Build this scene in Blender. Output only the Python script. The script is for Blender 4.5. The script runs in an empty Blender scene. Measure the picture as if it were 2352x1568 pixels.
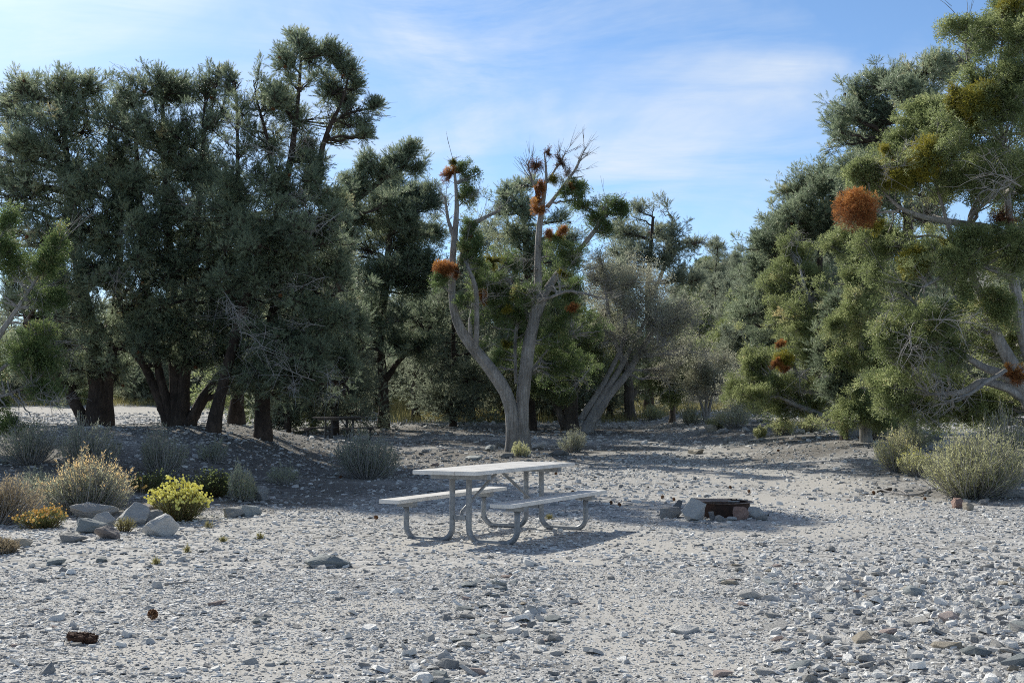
import bpy, bmesh, math, random
import numpy as np
from mathutils import Vector

random.seed(7)
RNG = np.random.default_rng(11)
C = bpy.context.scene.collection
D2R = math.radians

# ------------------------------------------------------------------ camera numbers
F, CX, CY, CAMZ = 2790.0, 1176.0, 784.0, 1.36
PITCH = math.atan(156.0 / F)
SUN_AZ, SUN_EL = D2R(-33.0), D2R(34.5)          # azimuth from +Y towards +X


def sstep(t):
    t = np.clip(t, 0, 1)
    return t * t * (3 - 2 * t)


def gz(x, y):
    """height of the ground"""
    x = np.asarray(x, float); y = np.asarray(y, float)
    z = np.interp(y, [-60, 14, 18, 26, 36, 50, 75, 120, 700], [0, 0, .02, .16, .36, .9, 1.8, 2.3, 2.3])
    z = z + .80 * sstep((y - 15.5) / 10) * sstep((-2.6 - x) / 4.5) * (1 - sstep((y - 28.5) / 9))
    z = z + .42 * sstep((x - 4.5) / 3.5) * sstep((y - 19) / 9) * (1 - sstep((y - 48) / 15))
    z = z + .018 * np.sin(x * .9 + 1) * np.sin(y * .7 + .4) + .012 * np.sin(x * 2.1 + y * 1.3) * sstep((y - 3) / 8)
    h = .15 * np.clip(y - 58, 0, 180) * sstep((x / np.maximum(y, 20) - .095) / .075) * (1 + .10 * np.sin(x * .21) * np.sin(y * .13))
    h = h + .055 * np.clip(y - 108, 0, 260) * (1 - sstep((x / np.maximum(y, 20) - .07) / .08))
    return z + h


def gzf(x, y):
    return float(gz(x, y))


def ray(px, py):
    u, v = (px - CX) / F, (CY - py) / F
    dy = math.cos(PITCH) - v * math.sin(PITCH)
    dz = math.sin(PITCH) + v * math.cos(PITCH)
    return u / dy, dz / dy


def at(px, py, Y):
    a, b = ray(px, py)
    return Vector((a * Y, Y, CAMZ + b * Y))


def ground_at(px, py):
    a, b = ray(px, py)
    Y = 3.0
    while Y < 300:
        if CAMZ + b * Y <= gzf(a * Y, Y):
            break
        Y += .05
    return Vector((a * Y, Y, gzf(a * Y, Y)))


# ------------------------------------------------------------------ object helpers
def tag(o, label=None, cat=None, group=None, kind=None):
    if label: o['label'] = label
    if cat: o['category'] = cat
    if group: o['group'] = group
    if kind: o['kind'] = kind
    return o


def empty(name, loc, rz=0.0):
    o = bpy.data.objects.new(name, None)
    o.empty_display_size = .1
    C.objects.link(o)
    o.location = loc
    o.rotation_euler = (0, 0, rz)
    return o


def np_mesh(name, V, tris=None, quads=None, tint=None, smooth=False, mat=None):
    me = bpy.data.meshes.new(name)
    V = np.ascontiguousarray(V, np.float32)
    me.vertices.add(len(V))
    me.vertices.foreach_set('co', V.ravel())
    nt = 0 if tris is None else len(tris)
    nq = 0 if quads is None else len(quads)
    idx = []
    if nt: idx.append(np.asarray(tris, np.int32).ravel())
    if nq: idx.append(np.asarray(quads, np.int32).ravel())
    idx = np.concatenate(idx)
    me.loops.add(len(idx))
    me.loops.foreach_set('vertex_index', idx)
    me.polygons.add(nt + nq)
    starts = np.concatenate([np.arange(nt) * 3, nt * 3 + np.arange(nq) * 4]).astype(np.int32)
    me.polygons.foreach_set('loop_start', starts)
    if tint is not None:
        a = me.attributes.new('tint', 'FLOAT', 'POINT')
        a.data.foreach_set('value', np.ascontiguousarray(tint, np.float32))
    me.polygons.foreach_set('use_smooth', np.full(nt + nq, bool(smooth)))
    me.update(calc_edges=True)
    if mat: me.materials.append(mat)
    return me


def link_mesh(name, me, parent=None, loc=(0, 0, 0), rz=0.0):
    o = bpy.data.objects.new(name, me)
    C.objects.link(o)
    o.location = loc
    o.rotation_euler = (0, 0, rz)
    if parent is not None: o.parent = parent
    return o


def bm_obj(name, bm, mat, parent=None, loc=(0, 0, 0), rz=0.0, smooth=False):
    me = bpy.data.meshes.new(name)
    bm.to_mesh(me); bm.free()
    if smooth:
        for p in me.polygons: p.use_smooth = True
    me.materials.append(mat)
    return link_mesh(name, me, parent, loc, rz)


def copy_tree(o, parent=None):
    c = o.copy()
    C.objects.link(c)
    if parent is not None: c.parent = parent
    for ch in list(o.children):
        copy_tree(ch, c)
    return c


class Tubes:
    """collects swept tubes, vectorised over branches with the same number of points"""
    def __init__(self):
        self.V, self.Q, self.T, self.n = [], [], [], 0

    def add(self, P, R, k=5, tint=.5, flute=0.0, cap=False):
        P = np.asarray(P, float); R = np.asarray(R, float)
        if P.ndim == 2: P, R = P[None], R[None]
        B, m, _ = P.shape
        t = np.gradient(P, axis=1)
        t /= np.linalg.norm(t, axis=2, keepdims=True) + 1e-9
        ch = P[:, -1] - P[:, 0]
        ref = np.cross(ch, RNG.normal(size=(B, 3)))
        ref /= np.linalg.norm(ref, axis=1, keepdims=True) + 1e-9
        ref = np.repeat(ref[:, None], m, 1)
        u = np.cross(t, ref); u /= np.linalg.norm(u, axis=2, keepdims=True) + 1e-9
        v = np.cross(t, u)
        a = np.arange(k) / k * 2 * np.pi
        rr = np.ones((B, m, k))
        if flute:
            ph = RNG.uniform(0, 6, (B, 1, 1)); tw = np.linspace(0, 2.2, m)[None, :, None]
            aa = a[None, None]
            rr = rr + flute * (.55 * np.sin(3 * aa + ph + tw) + .35 * np.sin(7 * aa + 2 * ph - tw) + .25 * np.sin(12 * aa + tw * 2)) + RNG.normal(0, flute * .18, (B, m, k))
        ring = P[:, :, None] + (R[:, :, None] * rr)[..., None] * (np.cos(a)[None, None, :, None] * u[:, :, None] + np.sin(a)[None, None, :, None] * v[:, :, None])
        base = self.n + (np.arange(B) * m * k)[:, None, None] + (np.arange(m - 1) * k)[None, :, None]
        j = np.arange(k)[None, None]; j2 = (np.arange(k) + 1) % k
        j2 = j2[None, None]
        q = np.stack([base + j, base + j2, base + k + j2, base + k + j], -1).reshape(-1, 4)
        self.V.append(ring.reshape(-1, 3)); self.Q.append(q)
        self.T.append(np.full(B * m * k, tint) + RNG.normal(0, .06, B * m * k) if np.isscalar(tint) else np.repeat(tint, m * k))
        self.n += B * m * k
        if cap and k >= 3:
            for b in range(B):
                for e in (0, m - 1):
                    o0 = self.n - B * m * k + b * m * k + e * k
                    ids = [o0 + i for i in range(k)]
                    self.Q.extend([np.array([[ids[0], ids[i], ids[i + 1], ids[min(i + 2, k - 1)]]]) for i in range(1, k - 2, 2)])

    def mesh(self, name, mat, smooth=True):
        return np_mesh(name, np.concatenate(self.V), quads=np.concatenate(self.Q), tint=np.concatenate(self.T), smooth=smooth, mat=mat)


def bezier(S, M, E, m):
    t = np.linspace(0, 1, m)[None, :, None]
    return (1 - t) ** 2 * S[:, None] + 2 * t * (1 - t) * M[:, None] + t * t * E[:, None]


def resample(pts, m):
    """smooth polyline (n,4: xyz + radius) through the given points"""
    P = np.asarray(pts, float)
    d = np.concatenate([[0], np.cumsum(np.linalg.norm(np.diff(P[:, :3], axis=0), axis=1))])
    t = np.linspace(0, d[-1], m)
    out = np.stack([np.interp(t, d, P[:, i]) for i in range(P.shape[1])], 1)
    for _ in range(3):
        out[1:-1] = .25 * out[:-2] + .5 * out[1:-1] + .25 * out[2:]
    return out


# ------------------------------------------------------------------ materials
def new_mat(name):
    m = bpy.data.materials.new(name)
    m.use_nodes = True
    nt = m.node_tree
    nt.nodes.clear()
    return m, nt, nt.nodes, nt.links


def ramp(nodes, stops):
    r = nodes.new('ShaderNodeValToRGB')
    e = r.color_ramp.elements
    while len(e) < len(stops): e.new(.5)
    for el, (p, c) in zip(e, stops):
        el.position = p; el.color = (*c, 1)
    return r


def leaf_mat(name, stops, transl=.3, rough=.5, spec=.35):
    m, nt, N, L = new_mat(name)
    a = N.new('ShaderNodeAttribute'); a.attribute_name = 'tint'
    oi = N.new('ShaderNodeObjectInfo')
    ad = N.new('ShaderNodeMath'); ad.operation = 'MULTIPLY_ADD'
    ad.inputs[1].default_value = .16; L.new(oi.outputs['Random'], ad.inputs[0])
    sub = N.new('ShaderNodeMath'); sub.operation = 'SUBTRACT'; sub.inputs[1].default_value = .08
    L.new(a.outputs['Fac'], sub.inputs[0]); L.new(sub.outputs[0], ad.inputs[2])
    r = ramp(N, stops); L.new(ad.outputs[0], r.inputs[0])
    p = N.new('ShaderNodeBsdfPrincipled')
    p.inputs['Roughness'].default_value = rough
    p.inputs['Specular IOR Level'].default_value = spec
    L.new(r.outputs[0], p.inputs['Base Color'])
    gm = N.new('ShaderNodeHueSaturation'); gm.inputs['Value'].default_value = 1.7; gm.inputs['Saturation'].default_value = 1.0; L.new(r.outputs[0], gm.inputs['Color'])
    t = N.new('ShaderNodeBsdfTranslucent'); L.new(gm.outputs[0], t.inputs['Color'])
    mx = N.new('ShaderNodeMixShader'); mx.inputs[0].default_value = transl
    L.new(p.outputs[0], mx.inputs[1]); L.new(t.outputs[0], mx.inputs[2])
    o = N.new('ShaderNodeOutputMaterial'); L.new(mx.outputs[0], o.inputs[0])
    return m


def noise(N, L, scale, detail=6, rough=.6, vec=None, dist=0.0):
    n = N.new('ShaderNodeTexNoise')
    n.inputs['Scale'].default_value = scale; n.inputs['Detail'].default_value = detail
    n.inputs['Roughness'].default_value = rough; n.inputs['Distortion'].default_value = dist
    if vec is not None: L.new(vec, n.inputs['Vector'])
    return n


def mapping(N, L, src, scale=(1, 1, 1), rot=(0, 0, 0)):
    mp = N.new('ShaderNodeMapping')
    mp.inputs['Scale'].default_value = scale; mp.inputs['Rotation'].default_value = rot
    L.new(src, mp.inputs['Vector'])
    return mp.outputs[0]


def bark_mat(name, c0, c1, c2, scale=14, bump=.6, stretch=.12):
    m, nt, N, L = new_mat(name)
    tc = N.new('ShaderNodeTexCoord')
    v = mapping(N, L, tc.outputs['Object'], (1, 1, stretch))
    n1 = noise(N, L, scale, 8, .7, v, .6)
    n2 = noise(N, L, 2.2, 4, .6, tc.outputs['Object'])
    mxn = N.new('ShaderNodeMath'); mxn.operation = 'MULTIPLY_ADD'; mxn.inputs[1].default_value = .45
    L.new(n2.outputs['Fac'], mxn.inputs[0])
    sc = N.new('ShaderNodeMath'); sc.operation = 'MULTIPLY'; sc.inputs[1].default_value = .6
    L.new(n1.outputs['Fac'], sc.inputs[0]); L.new(sc.outputs[0], mxn.inputs[2])
    r = ramp(N, [(.34, c0), (.52, c1), (.68, c2)]); L.new(mxn.outputs[0], r.inputs[0])
    b = N.new('ShaderNodeBump'); b.inputs['Strength'].default_value = bump; b.inputs['Distance'].default_value = .05
    L.new(n1.outputs['Fac'], b.inputs['Height'])
    p = N.new('ShaderNodeBsdfPrincipled'); p.inputs['Roughness'].default_value = .85; p.inputs['Specular IOR Level'].default_value = .2
    L.new(r.outputs[0], p.inputs['Base Color']); L.new(b.outputs[0], p.inputs['Normal'])
    o = N.new('ShaderNodeOutputMaterial'); L.new(p.outputs[0], o.inputs[0])
    return m


def stone_mat(name, dark, mid, light, use_tint=False, strata=1.0):
    m, nt, N, L = new_mat(name)
    tc = N.new('ShaderNodeTexCoord')
    oi = N.new('ShaderNodeObjectInfo')
    v = mapping(N, L, tc.outputs['Object'], (1, 1, 1 + 2.5 * strata), (.25, .1, 0))
    n1 = noise(N, L, 9, 8, .65, v, .4)
    n2 = noise(N, L, 45, 5, .6, v)
    s = N.new('ShaderNodeMath'); s.operation = 'MULTIPLY_ADD'; s.inputs[1].default_value = .5
    L.new(n1.outputs['Fac'], s.inputs[0])
    if use_tint:
        a = N.new('ShaderNodeAttribute'); a.attribute_name = 'tint'
        h = N.new('ShaderNodeMath'); h.operation = 'MULTIPLY_ADD'; h.inputs[1].default_value = .9; h.inputs[2].default_value = -.18
        L.new(a.outputs['Fac'], h.inputs[0])
    else:
        h = N.new('ShaderNodeMath'); h.operation = 'MULTIPLY_ADD'; h.inputs[1].default_value = .34; h.inputs[2].default_value = .1
        L.new(oi.outputs['Random'], h.inputs[0])
    L.new(h.outputs[0], s.inputs[2])
    r = ramp(N, [(.18, dark), (.52, mid), (.82, light)]); L.new(s.outputs[0], r.inputs[0])
    b = N.new('ShaderNodeBump'); b.inputs['Strength'].default_value = .5; b.inputs['Distance'].default_value = .02
    L.new(n2.outputs['Fac'], b.inputs['Height'])
    b2 = N.new('ShaderNodeBump'); b2.inputs['Strength'].default_value = .5; b2.inputs['Distance'].default_value = .05
    L.new(n1.outputs['Fac'], b2.inputs['Height']); L.new(b.outputs[0], b2.inputs['Normal'])
    p = N.new('ShaderNodeBsdfPrincipled'); p.inputs['Roughness'].default_value = .75; p.inputs['Specular IOR Level'].default_value = .3
    L.new(r.outputs[0], p.inputs['Base Color']); L.new(b2.outputs[0], p.inputs['Normal'])
    o = N.new('ShaderNodeOutputMaterial'); L.new(p.outputs[0], o.inputs[0])
    return m


def metal_mat(name, base, metallic, rough, spot=None, spot_scale=30, spot_amt=.5, bump=.1):
    m, nt, N, L = new_mat(name)
    tc = N.new('ShaderNodeTexCoord')
    n = noise(N, L, spot_scale, 6, .6, tc.outputs['Object'])
    n2 = noise(N, L, 3, 4, .6, tc.outputs['Object'])
    ad = N.new('ShaderNodeMath'); ad.operation = 'MULTIPLY_ADD'; ad.inputs[1].default_value = .5
    L.new(n2.outputs['Fac'], ad.inputs[0])
    h = N.new('ShaderNodeMath'); h.operation = 'MULTIPLY'; h.inputs[1].default_value = .5
    L.new(n.outputs['Fac'], h.inputs[0]); L.new(h.outputs[0], ad.inputs[2])
    spot = spot or base
    r = ramp(N, [(.4, base), (.62, tuple(b * (1 - spot_amt) + s * spot_amt for b, s in zip(base, spot)))])
    L.new(ad.outputs[0], r.inputs[0])
    b = N.new('ShaderNodeBump'); b.inputs['Strength'].default_value = bump; b.inputs['Distance'].default_value = .01
    L.new(n.outputs['Fac'], b.inputs['Height'])
    p = N.new('ShaderNodeBsdfPrincipled')
    p.inputs['Roughness'].default_value = rough; p.inputs['Metallic'].default_value = metallic
    L.new(r.outputs[0], p.inputs['Base Color']); L.new(b.outputs[0], p.inputs['Normal'])
    o = N.new('ShaderNodeOutputMaterial'); L.new(p.outputs[0], o.inputs[0])
    return m


def ground_mat():
    m, nt, N, L = new_mat('ground')
    tc = N.new('ShaderNodeTexCoord'); V = tc.outputs['Object']
    duff_shade = N.new('ShaderNodeAttribute'); duff_shade.attribute_name = 'duff_shade'
    sand = N.new('ShaderNodeAttribute'); sand.attribute_name = 'sand'
    # chips of shale at three sizes
    def chips(scale, sx):
        vm = mapping(N, L, V, (sx, 1, 1), (0, 0, .4))
        n = N.new('ShaderNodeTexNoise'); n.inputs['Scale'].default_value = scale * .6; n.inputs['Detail'].default_value = 3
        L.new(vm, n.inputs['Vector'])
        ad = N.new('ShaderNodeVectorMath'); ad.operation = 'MULTIPLY_ADD'
        ad.inputs[1].default_value = (.6 / scale,) * 3
        L.new(n.outputs['Color'], ad.inputs[0]); L.new(vm, ad.inputs[2])
        vo = N.new('ShaderNodeTexVoronoi'); vo.inputs['Scale'].default_value = scale
        vo.inputs['Randomness'].default_value = 1
        L.new(ad.outputs[0], vo.inputs['Vector'])
        sp = N.new('ShaderNodeSeparateColor'); L.new(vo.outputs['Color'], sp.inputs[0])
        return vo, sp
    v1, s1 = chips(24, .7); v2, s2 = chips(60, 1); v3, s3 = chips(9, .75)
    r1 = ramp(N, [(0, (.17, .17, .17)), (.3, (.36, .357, .35)), (.7, (.53, .522, .508)), (1, (.70, .69, .67))]); L.new(s1.outputs[0], r1.inputs[0])
    r2 = ramp(N, [(0, (.20, .199, .197)), (.4, (.45, .442, .43)), (1, (.63, .615, .59))]); L.new(s2.outputs[0], r2.inputs[0])
    r3 = ramp(N, [(0, (.16, .16, .16)), (.5, (.42, .413, .40)), (1, (.60, .585, .56))]); L.new(s3.outputs[0], r3.inputs[0])
    n0 = noise(N, L, 1.1, 6, .65, V); n00 = noise(N, L, .22, 4, .6, V)
    def mixc(f, a, b):
        x = N.new('ShaderNodeMix'); x.data_type = 'RGBA'
        if f is None: x.inputs[0].default_value = .5
        elif isinstance(f, float): x.inputs[0].default_value = f
        else: L.new(f, x.inputs[0])
        L.new(a, x.inputs[6]); L.new(b, x.inputs[7])
        return x.outputs[2]
    def thr(src, a, b):
        r = N.new('ShaderNodeMapRange'); r.inputs[1].default_value = a; r.inputs[2].default_value = b
        L.new(src, r.inputs[0]); return r.outputs[0]
    col = mixc(thr(n0.outputs['Fac'], .42, .62), r2.outputs[0], r1.outputs[0])
    big = N.new('ShaderNodeMath'); big.operation = 'GREATER_THAN'; big.inputs[1].default_value = .62
    L.new(s3.outputs[1], big.inputs[0])
    col = mixc(big.outputs[0], col, r3.outputs[0])
    sandn = noise(N, L, 90, 6, .7, V)
    rs = ramp(N, [(.3, (.39, .375, .352)), (.7, (.62, .60, .565))]); L.new(sandn.outputs['Fac'], rs.inputs[0])
    sm = N.new('ShaderNodeMath'); sm.operation = 'MULTIPLY_ADD'; sm.inputs[1].default_value = .8
    L.new(n0.outputs['Fac'], sm.inputs[0]); L.new(sand.outputs['Fac'], sm.inputs[2])
    col = mixc(thr(sm.outputs[0], .62, 1.2), col, rs.outputs[0])
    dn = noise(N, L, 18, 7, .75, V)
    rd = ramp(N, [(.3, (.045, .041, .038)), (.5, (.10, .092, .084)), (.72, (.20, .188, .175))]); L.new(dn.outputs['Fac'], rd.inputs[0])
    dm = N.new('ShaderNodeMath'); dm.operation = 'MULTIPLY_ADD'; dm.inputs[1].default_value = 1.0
    L.new(dn.outputs['Fac'], dm.inputs[0]); L.new(duff_shade.outputs['Fac'], dm.inputs[2])
    col = mixc(thr(dm.outputs[0], .75, 1.25), col, rd.outputs[0])  # needle litter, and on the bank shade, mixed dark into the ground colour
    # height
    hs = []
    for vo, sp, amp in ((v1, s1, .012), (v2, s2, .004), (v3, s3, .015)):
        k = N.new('ShaderNodeMath'); k.operation = 'MULTIPLY'; k.inputs[1].default_value = amp * 1.4
        L.new(sp.outputs[0], k.inputs[0]); hs.append(k.outputs[0])
    a1 = N.new('ShaderNodeMath'); L.new(hs[0], a1.inputs[0]); L.new(hs[1], a1.inputs[1])
    k3 = N.new('ShaderNodeMath'); k3.operation = 'MULTIPLY_ADD'; L.new(hs[2], k3.inputs[0]); L.new(big.outputs[0], k3.inputs[1]); L.new(a1.outputs[0], k3.inputs[2])
    b = N.new('ShaderNodeBump'); b.inputs['Strength'].default_value = .6; b.inputs['Distance'].default_value = 1.0
    L.new(k3.outputs[0], b.inputs['Height'])
    p = N.new('ShaderNodeBsdfPrincipled'); p.inputs['Roughness'].default_value = .9; p.inputs['Specular IOR Level'].default_value = .2
    L.new(col, p.inputs['Base Color']); L.new(b.outputs[0], p.inputs['Normal'])
    o = N.new('ShaderNodeOutputMaterial'); L.new(p.outputs[0], o.inputs[0])
    return m


M = {}
M['pinyon'] = leaf_mat('pinyon_needles', [(0, (.072, .098, .068)), (.45, (.19, .235, .158)), (.8, (.32, .365, .24)), (1, (.42, .35, .19))], .48, .42, .5)
M['pinyon_far'] = leaf_mat('hazed_pinyon_needles', [(0, (.09, .112, .085)), (.5, (.215, .245, .18)), (1, (.34, .36, .255))], .5, .6, .25)  # paler and greyer than the near needles, distance haze put into the colour
M['juniper'] = leaf_mat('juniper_sprays', [(0, (.075, .10, .04)), (.45, (.22, .262, .115)), (.8, (.37, .40, .20)), (1, (.48, .38, .20))], .44, .5, .35)
M['juniper_dark'] = leaf_mat('green_juniper_sprays', [(0, (.042, .07, .028)), (.45, (.12, .175, .068)), (.85, (.22, .27, .11)), (1, (.33, .28, .12))], .42, .5, .35)
M['mahogany'] = leaf_mat('grey_leaves', [(0, (.17, .175, .125)), (.5, (.36, .365, .275)), (1, (.50, .49, .385))], .45, .6, .3)
M['mis_orange'] = leaf_mat('orange_mistletoe', [(0, (.13, .055, .024)), (.4, (.36, .155, .06)), (.8, (.60, .30, .09)), (1, (.72, .44, .13))], .3, .6, .2)
M['mis_brown'] = leaf_mat('brown_mistletoe', [(0, (.08, .045, .03)), (.5, (.24, .115, .065)), (1, (.40, .19, .09))], .25, .7, .2)
M['mis_olive'] = leaf_mat('olive_mistletoe', [(0, (.08, .085, .016)), (.5, (.27, .255, .045)), (1, (.50, .42, .08))], .42, .5, .3)
M['bark_pin'] = bark_mat('pinyon_bark', (.022, .018, .016), (.065, .05, .042), (.14, .105, .085), 16, .8, .3)
M['bark_jun'] = bark_mat('juniper_bark', (.12, .112, .105), (.34, .325, .31), (.58, .56, .54), 22, .8, .07)
M['bark_old'] = bark_mat('brown_juniper_bark', (.05, .042, .036), (.13, .11, .095), (.25, .22, .195), 18, .8, .08)
M['deadwood'] = bark_mat('bleached_dead_wood', (.2, .185, .175), (.38, .36, .345), (.56, .54, .52), 25, .4, .15)
M['greytwig'] = bark_mat('grey_twigs', (.2, .19, .18), (.36, .34, .33), (.52, .50, .48), 20, .4, .2)
M['sage'] = leaf_mat('sagebrush_leaves', [(0, (.12, .135, .10)), (.4, (.36, .385, .275)), (.66, (.50, .49, .33)), (.76, (.64, .53, .30)), (1, (.86, .60, .29))], .45, .6, .25)
M['sage_green'] = leaf_mat('rabbitbrush_leaves', [(0, (.17, .175, .09)), (.4, (.42, .43, .235)), (.75, (.58, .575, .34)), (1, (.75, .64, .36))], .45, .6, .25)
M['dry'] = leaf_mat('dry_stems', [(0, (.11, .09, .06)), (.5, (.30, .25, .17)), (1, (.52, .42, .26))], .3, .6, .2)
M['meadow'] = leaf_mat('meadow_grass', [(0, (.14, .14, .055)), (.5, (.34, .31, .14)), (1, (.52, .45, .22))], .3, .6, .2)
M['yellow'] = leaf_mat('yellow_flower_heads', [(0, (.50, .47, .10)), (.5, (.82, .79, .30)), (1, (.90, .87, .45))], .3, .6, .2)
M['amber'] = leaf_mat('amber_flower_heads', [(0, (.45, .27, .07)), (.5, (.76, .55, .19)), (1, (.82, .68, .3))], .3, .6, .2)
M['redstem'] = leaf_mat('reddish_stems', [(0, (.10, .07, .04)), (.5, (.20, .15, .08)), (1, (.24, .26, .1))], .2, .6, .2)
M['greenleaf'] = leaf_mat('green_basal_leaves', [(0, (.06, .075, .03)), (.5, (.16, .18, .07)), (1, (.28, .29, .12))], .3, .6, .2)
M['slate'] = stone_mat('grey_slate', (.19, .188, .184), (.50, .49, .468), (.70, .685, .65))
M['slate_blue'] = stone_mat('blue_grey_slate', (.13, .15, .155), (.33, .36, .365), (.52, .55, .545))
M['slate_tan'] = stone_mat('tan_slate', (.22, .185, .14), (.50, .45, .37), (.64, .60, .52))
M['slate_pink'] = stone_mat('pink_slate', (.2, .14, .125), (.44, .355, .325), (.58, .50, .465))
M['rock_pale'] = stone_mat('pale_limestone', (.20, .20, .20), (.46, .46, .45), (.66, .65, .63), strata=.4)
M['rock_grey'] = stone_mat('weathered_grey_rock', (.12, .12, .12), (.32, .318, .31), (.50, .495, .48))
M['rock_brown'] = stone_mat('brown_banded_rock', (.11, .095, .09), (.24, .21, .20), (.36, .33, .31))
M['rock_red'] = stone_mat('red_rock', (.08, .05, .045), (.30, .19, .155), (.48, .36, .31))
M['gravel'] = stone_mat('shale_gravel', (.26, .26, .258), (.68, .67, .648), (.88, .87, .84), use_tint=True, strata=0)
M['ground'] = ground_mat()
M['alu'] = metal_mat('weathered_white_aluminium', (.78, .765, .74), 0.0, .5, (.52, .50, .47), 6, .6, .06)
M['galv'] = metal_mat('galvanised_steel', (.22, .235, .255), .5, .55, (.36, .38, .40), 24, .9, .08)
M['bolt'] = metal_mat('zinc_bolt', (.5, .5, .5), .9, .35)
M['rust'] = metal_mat('rusted_steel', (.035, .022, .017), .2, .8, (.10, .052, .036), 18, .9, .3)
M['rust_light'] = metal_mat('heat_bleached_rusty_plate', (.13, .092, .075), .25, .7, (.27, .21, .175), 12, .9, .2)
M['brownplank'] = metal_mat('dull_brown_plank', (.10, .085, .075), 0, .6, (.16, .14, .125), 8, .8, .1)
M['darkmetal'] = metal_mat('dull_dark_steel', (.07, .07, .072), .4, .6, (.12, .12, .12), 20, .8, .1)
M['cone'] = leaf_mat('pine_cone_scales', [(0, (.055, .025, .014)), (.5, (.17, .075, .035)), (1, (.36, .19, .09))], .05, .6, .3)
M['oldwood'] = bark_mat('rotting_red_wood', (.035, .02, .014), (.11, .06, .042), (.22, .14, .105), 20, .9, .4)

# ------------------------------------------------------------------ foliage templates: blades (tri) on a shoot along +Z
def blade(b, d, ln, w, rng):
    d = np.array(d) / np.linalg.norm(d)
    s = np.cross(d, rng.normal(size=3)); s /= np.linalg.norm(s)
    return [b + s * w * .5, b - s * w * .5, b + d * ln]


def tpl_needle(nb, L_, ln, w, seed, spread=1.0):
    rng = np.random.default_rng(seed); out = []
    for i in range(nb):
        f = (i + rng.uniform(0, 1)) / nb
        a = i * 2.4 + rng.uniform(-.5, .5)
        ang = spread * (1.15 - .85 * f) + rng.normal(0, .12)
        d = (math.sin(ang) * math.cos(a), math.sin(ang) * math.sin(a), math.cos(ang))
        out.append(blade(np.array([0, 0, f * L_]), d, ln * rng.uniform(.8, 1.15), w, rng))
    return np.array(out)


def tpl_spray(nb, L_, ln, w, seed):
    rng = np.random.default_rng(seed); out = []
    for i in range(nb):
        f = rng.uniform(0, 1)
        a = rng.uniform(0, 6.28)
        r = .42 * L_ * math.sin(f * 2.6) * rng.uniform(.2, 1)
        b = np.array([r * math.cos(a), r * math.sin(a), f * L_])
        d = np.array([math.cos(a) * .7, math.sin(a) * .7, .8]) + rng.normal(0, .35, 3)
        out.append(blade(b, d, ln * rng.uniform(.7, 1.3), w, rng))
    return np.array(out)


TPL = {
    'pinyon': [tpl_needle(20, .12, .056, .0088, s) for s in range(4)],
    'pinyon_mid': [tpl_needle(14, .15, .075, .013, s) for s in range(4)],
    'pinyon_far': [tpl_needle(9, .24, .13, .034, s) for s in range(4)],
    'juniper': [tpl_spray(22, .17, .042, .017, s) for s in range(5)],
    'juniper_mid': [tpl_spray(15, .2, .058, .024, s) for s in range(5)],
    'juniper_far': [tpl_spray(10, .3, .12, .055, s) for s in range(4)],
    'leafy': [tpl_spray(7, .14, .035, .016, s) for s in range(4)],
    'mistle': [tpl_needle(12, .12, .05, .011, s + 20, .8) for s in range(4)],
}


def expand(P, Dv, S, T, tpls, rng):
    """put a template on every shoot -> verts, tint"""
    Vs, Ts = [], []
    sel = rng.integers(0, len(tpls), len(P))
    Dv = Dv / (np.linalg.norm(Dv, axis=1, keepdims=True) + 1e-9)
    r = rng.normal(size=P.shape)
    u = np.cross(Dv, r); u /= np.linalg.norm(u, axis=1, keepdims=True) + 1e-9
    v = np.cross(Dv, u)
    Mx = np.stack([u, v, Dv], 2) * S[:, None, None]          # columns
    for k, tp in enumerate(tpls):
        i = np.where(sel == k)[0]
        if not len(i): continue
        tv = tp.reshape(-1, 3)
        W = np.einsum('nij,mj->nmi', Mx[i], tv) + P[i][:, None]
        Vs.append(W.reshape(-1, 3))
        nb = len(tp)
        t = T[i][:, None] + rng.normal(0, .09, (len(i), nb))
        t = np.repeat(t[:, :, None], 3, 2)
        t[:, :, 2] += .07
        Ts.append(t.reshape(-1))
    return np.concatenate(Vs), np.concatenate(Ts)


def foliage_mesh(name, P, Dv, S, T, tpls, mat, rng):
    V, t = expand(P, Dv, S, T, tpls, rng)
    return np_mesh(name, V, tris=np.arange(len(V)).reshape(-1, 3), tint=t, mat=mat)


SP = {   # t: shoot template, m: leaf material, b: bark, subs: branchlets, sh: shoots on each, sc: shoot size, up: upward bias, grp: puff radius
    'pinyon':      dict(t='pinyon', m='pinyon', b='bark_pin', subs=56, sh=22, sc=1.0, up=.5, grp=.15, gap=-.9),
    'pinyon_mid':  dict(t='pinyon_mid', m='pinyon', b='bark_pin', subs=44, sh=19, sc=1.05, up=.45, grp=.17, gsc=1.3, gap=-.7),
    'pinyon_back': dict(t='pinyon_mid', m='pinyon_far', b='bark_pin', subs=34, sh=18, sc=1.45, up=.4, grp=.22, gsc=1.6),
    'juniper':     dict(t='juniper', m='juniper', b='bark_jun', subs=60, sh=22, sc=.95, up=.4, grp=.12, gap=-.6, str=(-.2, .8)),
    'juniper_mid': dict(t='juniper_mid', m='juniper', b='bark_old', subs=48, sh=20, sc=1.05, up=.35, grp=.18, gsc=1.3),
    'juniper_green': dict(t='juniper', m='juniper_dark', b='bark_jun', subs=36, sh=17, sc=.9, up=.55, grp=.10, gap=-.45, str=(.1, 1.1), fat=1.0),
    'mahogany':    dict(t='leafy', m='mahogany', b='greytwig', subs=80, sh=10, sc=1.35, up=.5, grp=.26, gap=-1.2),
}


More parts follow.
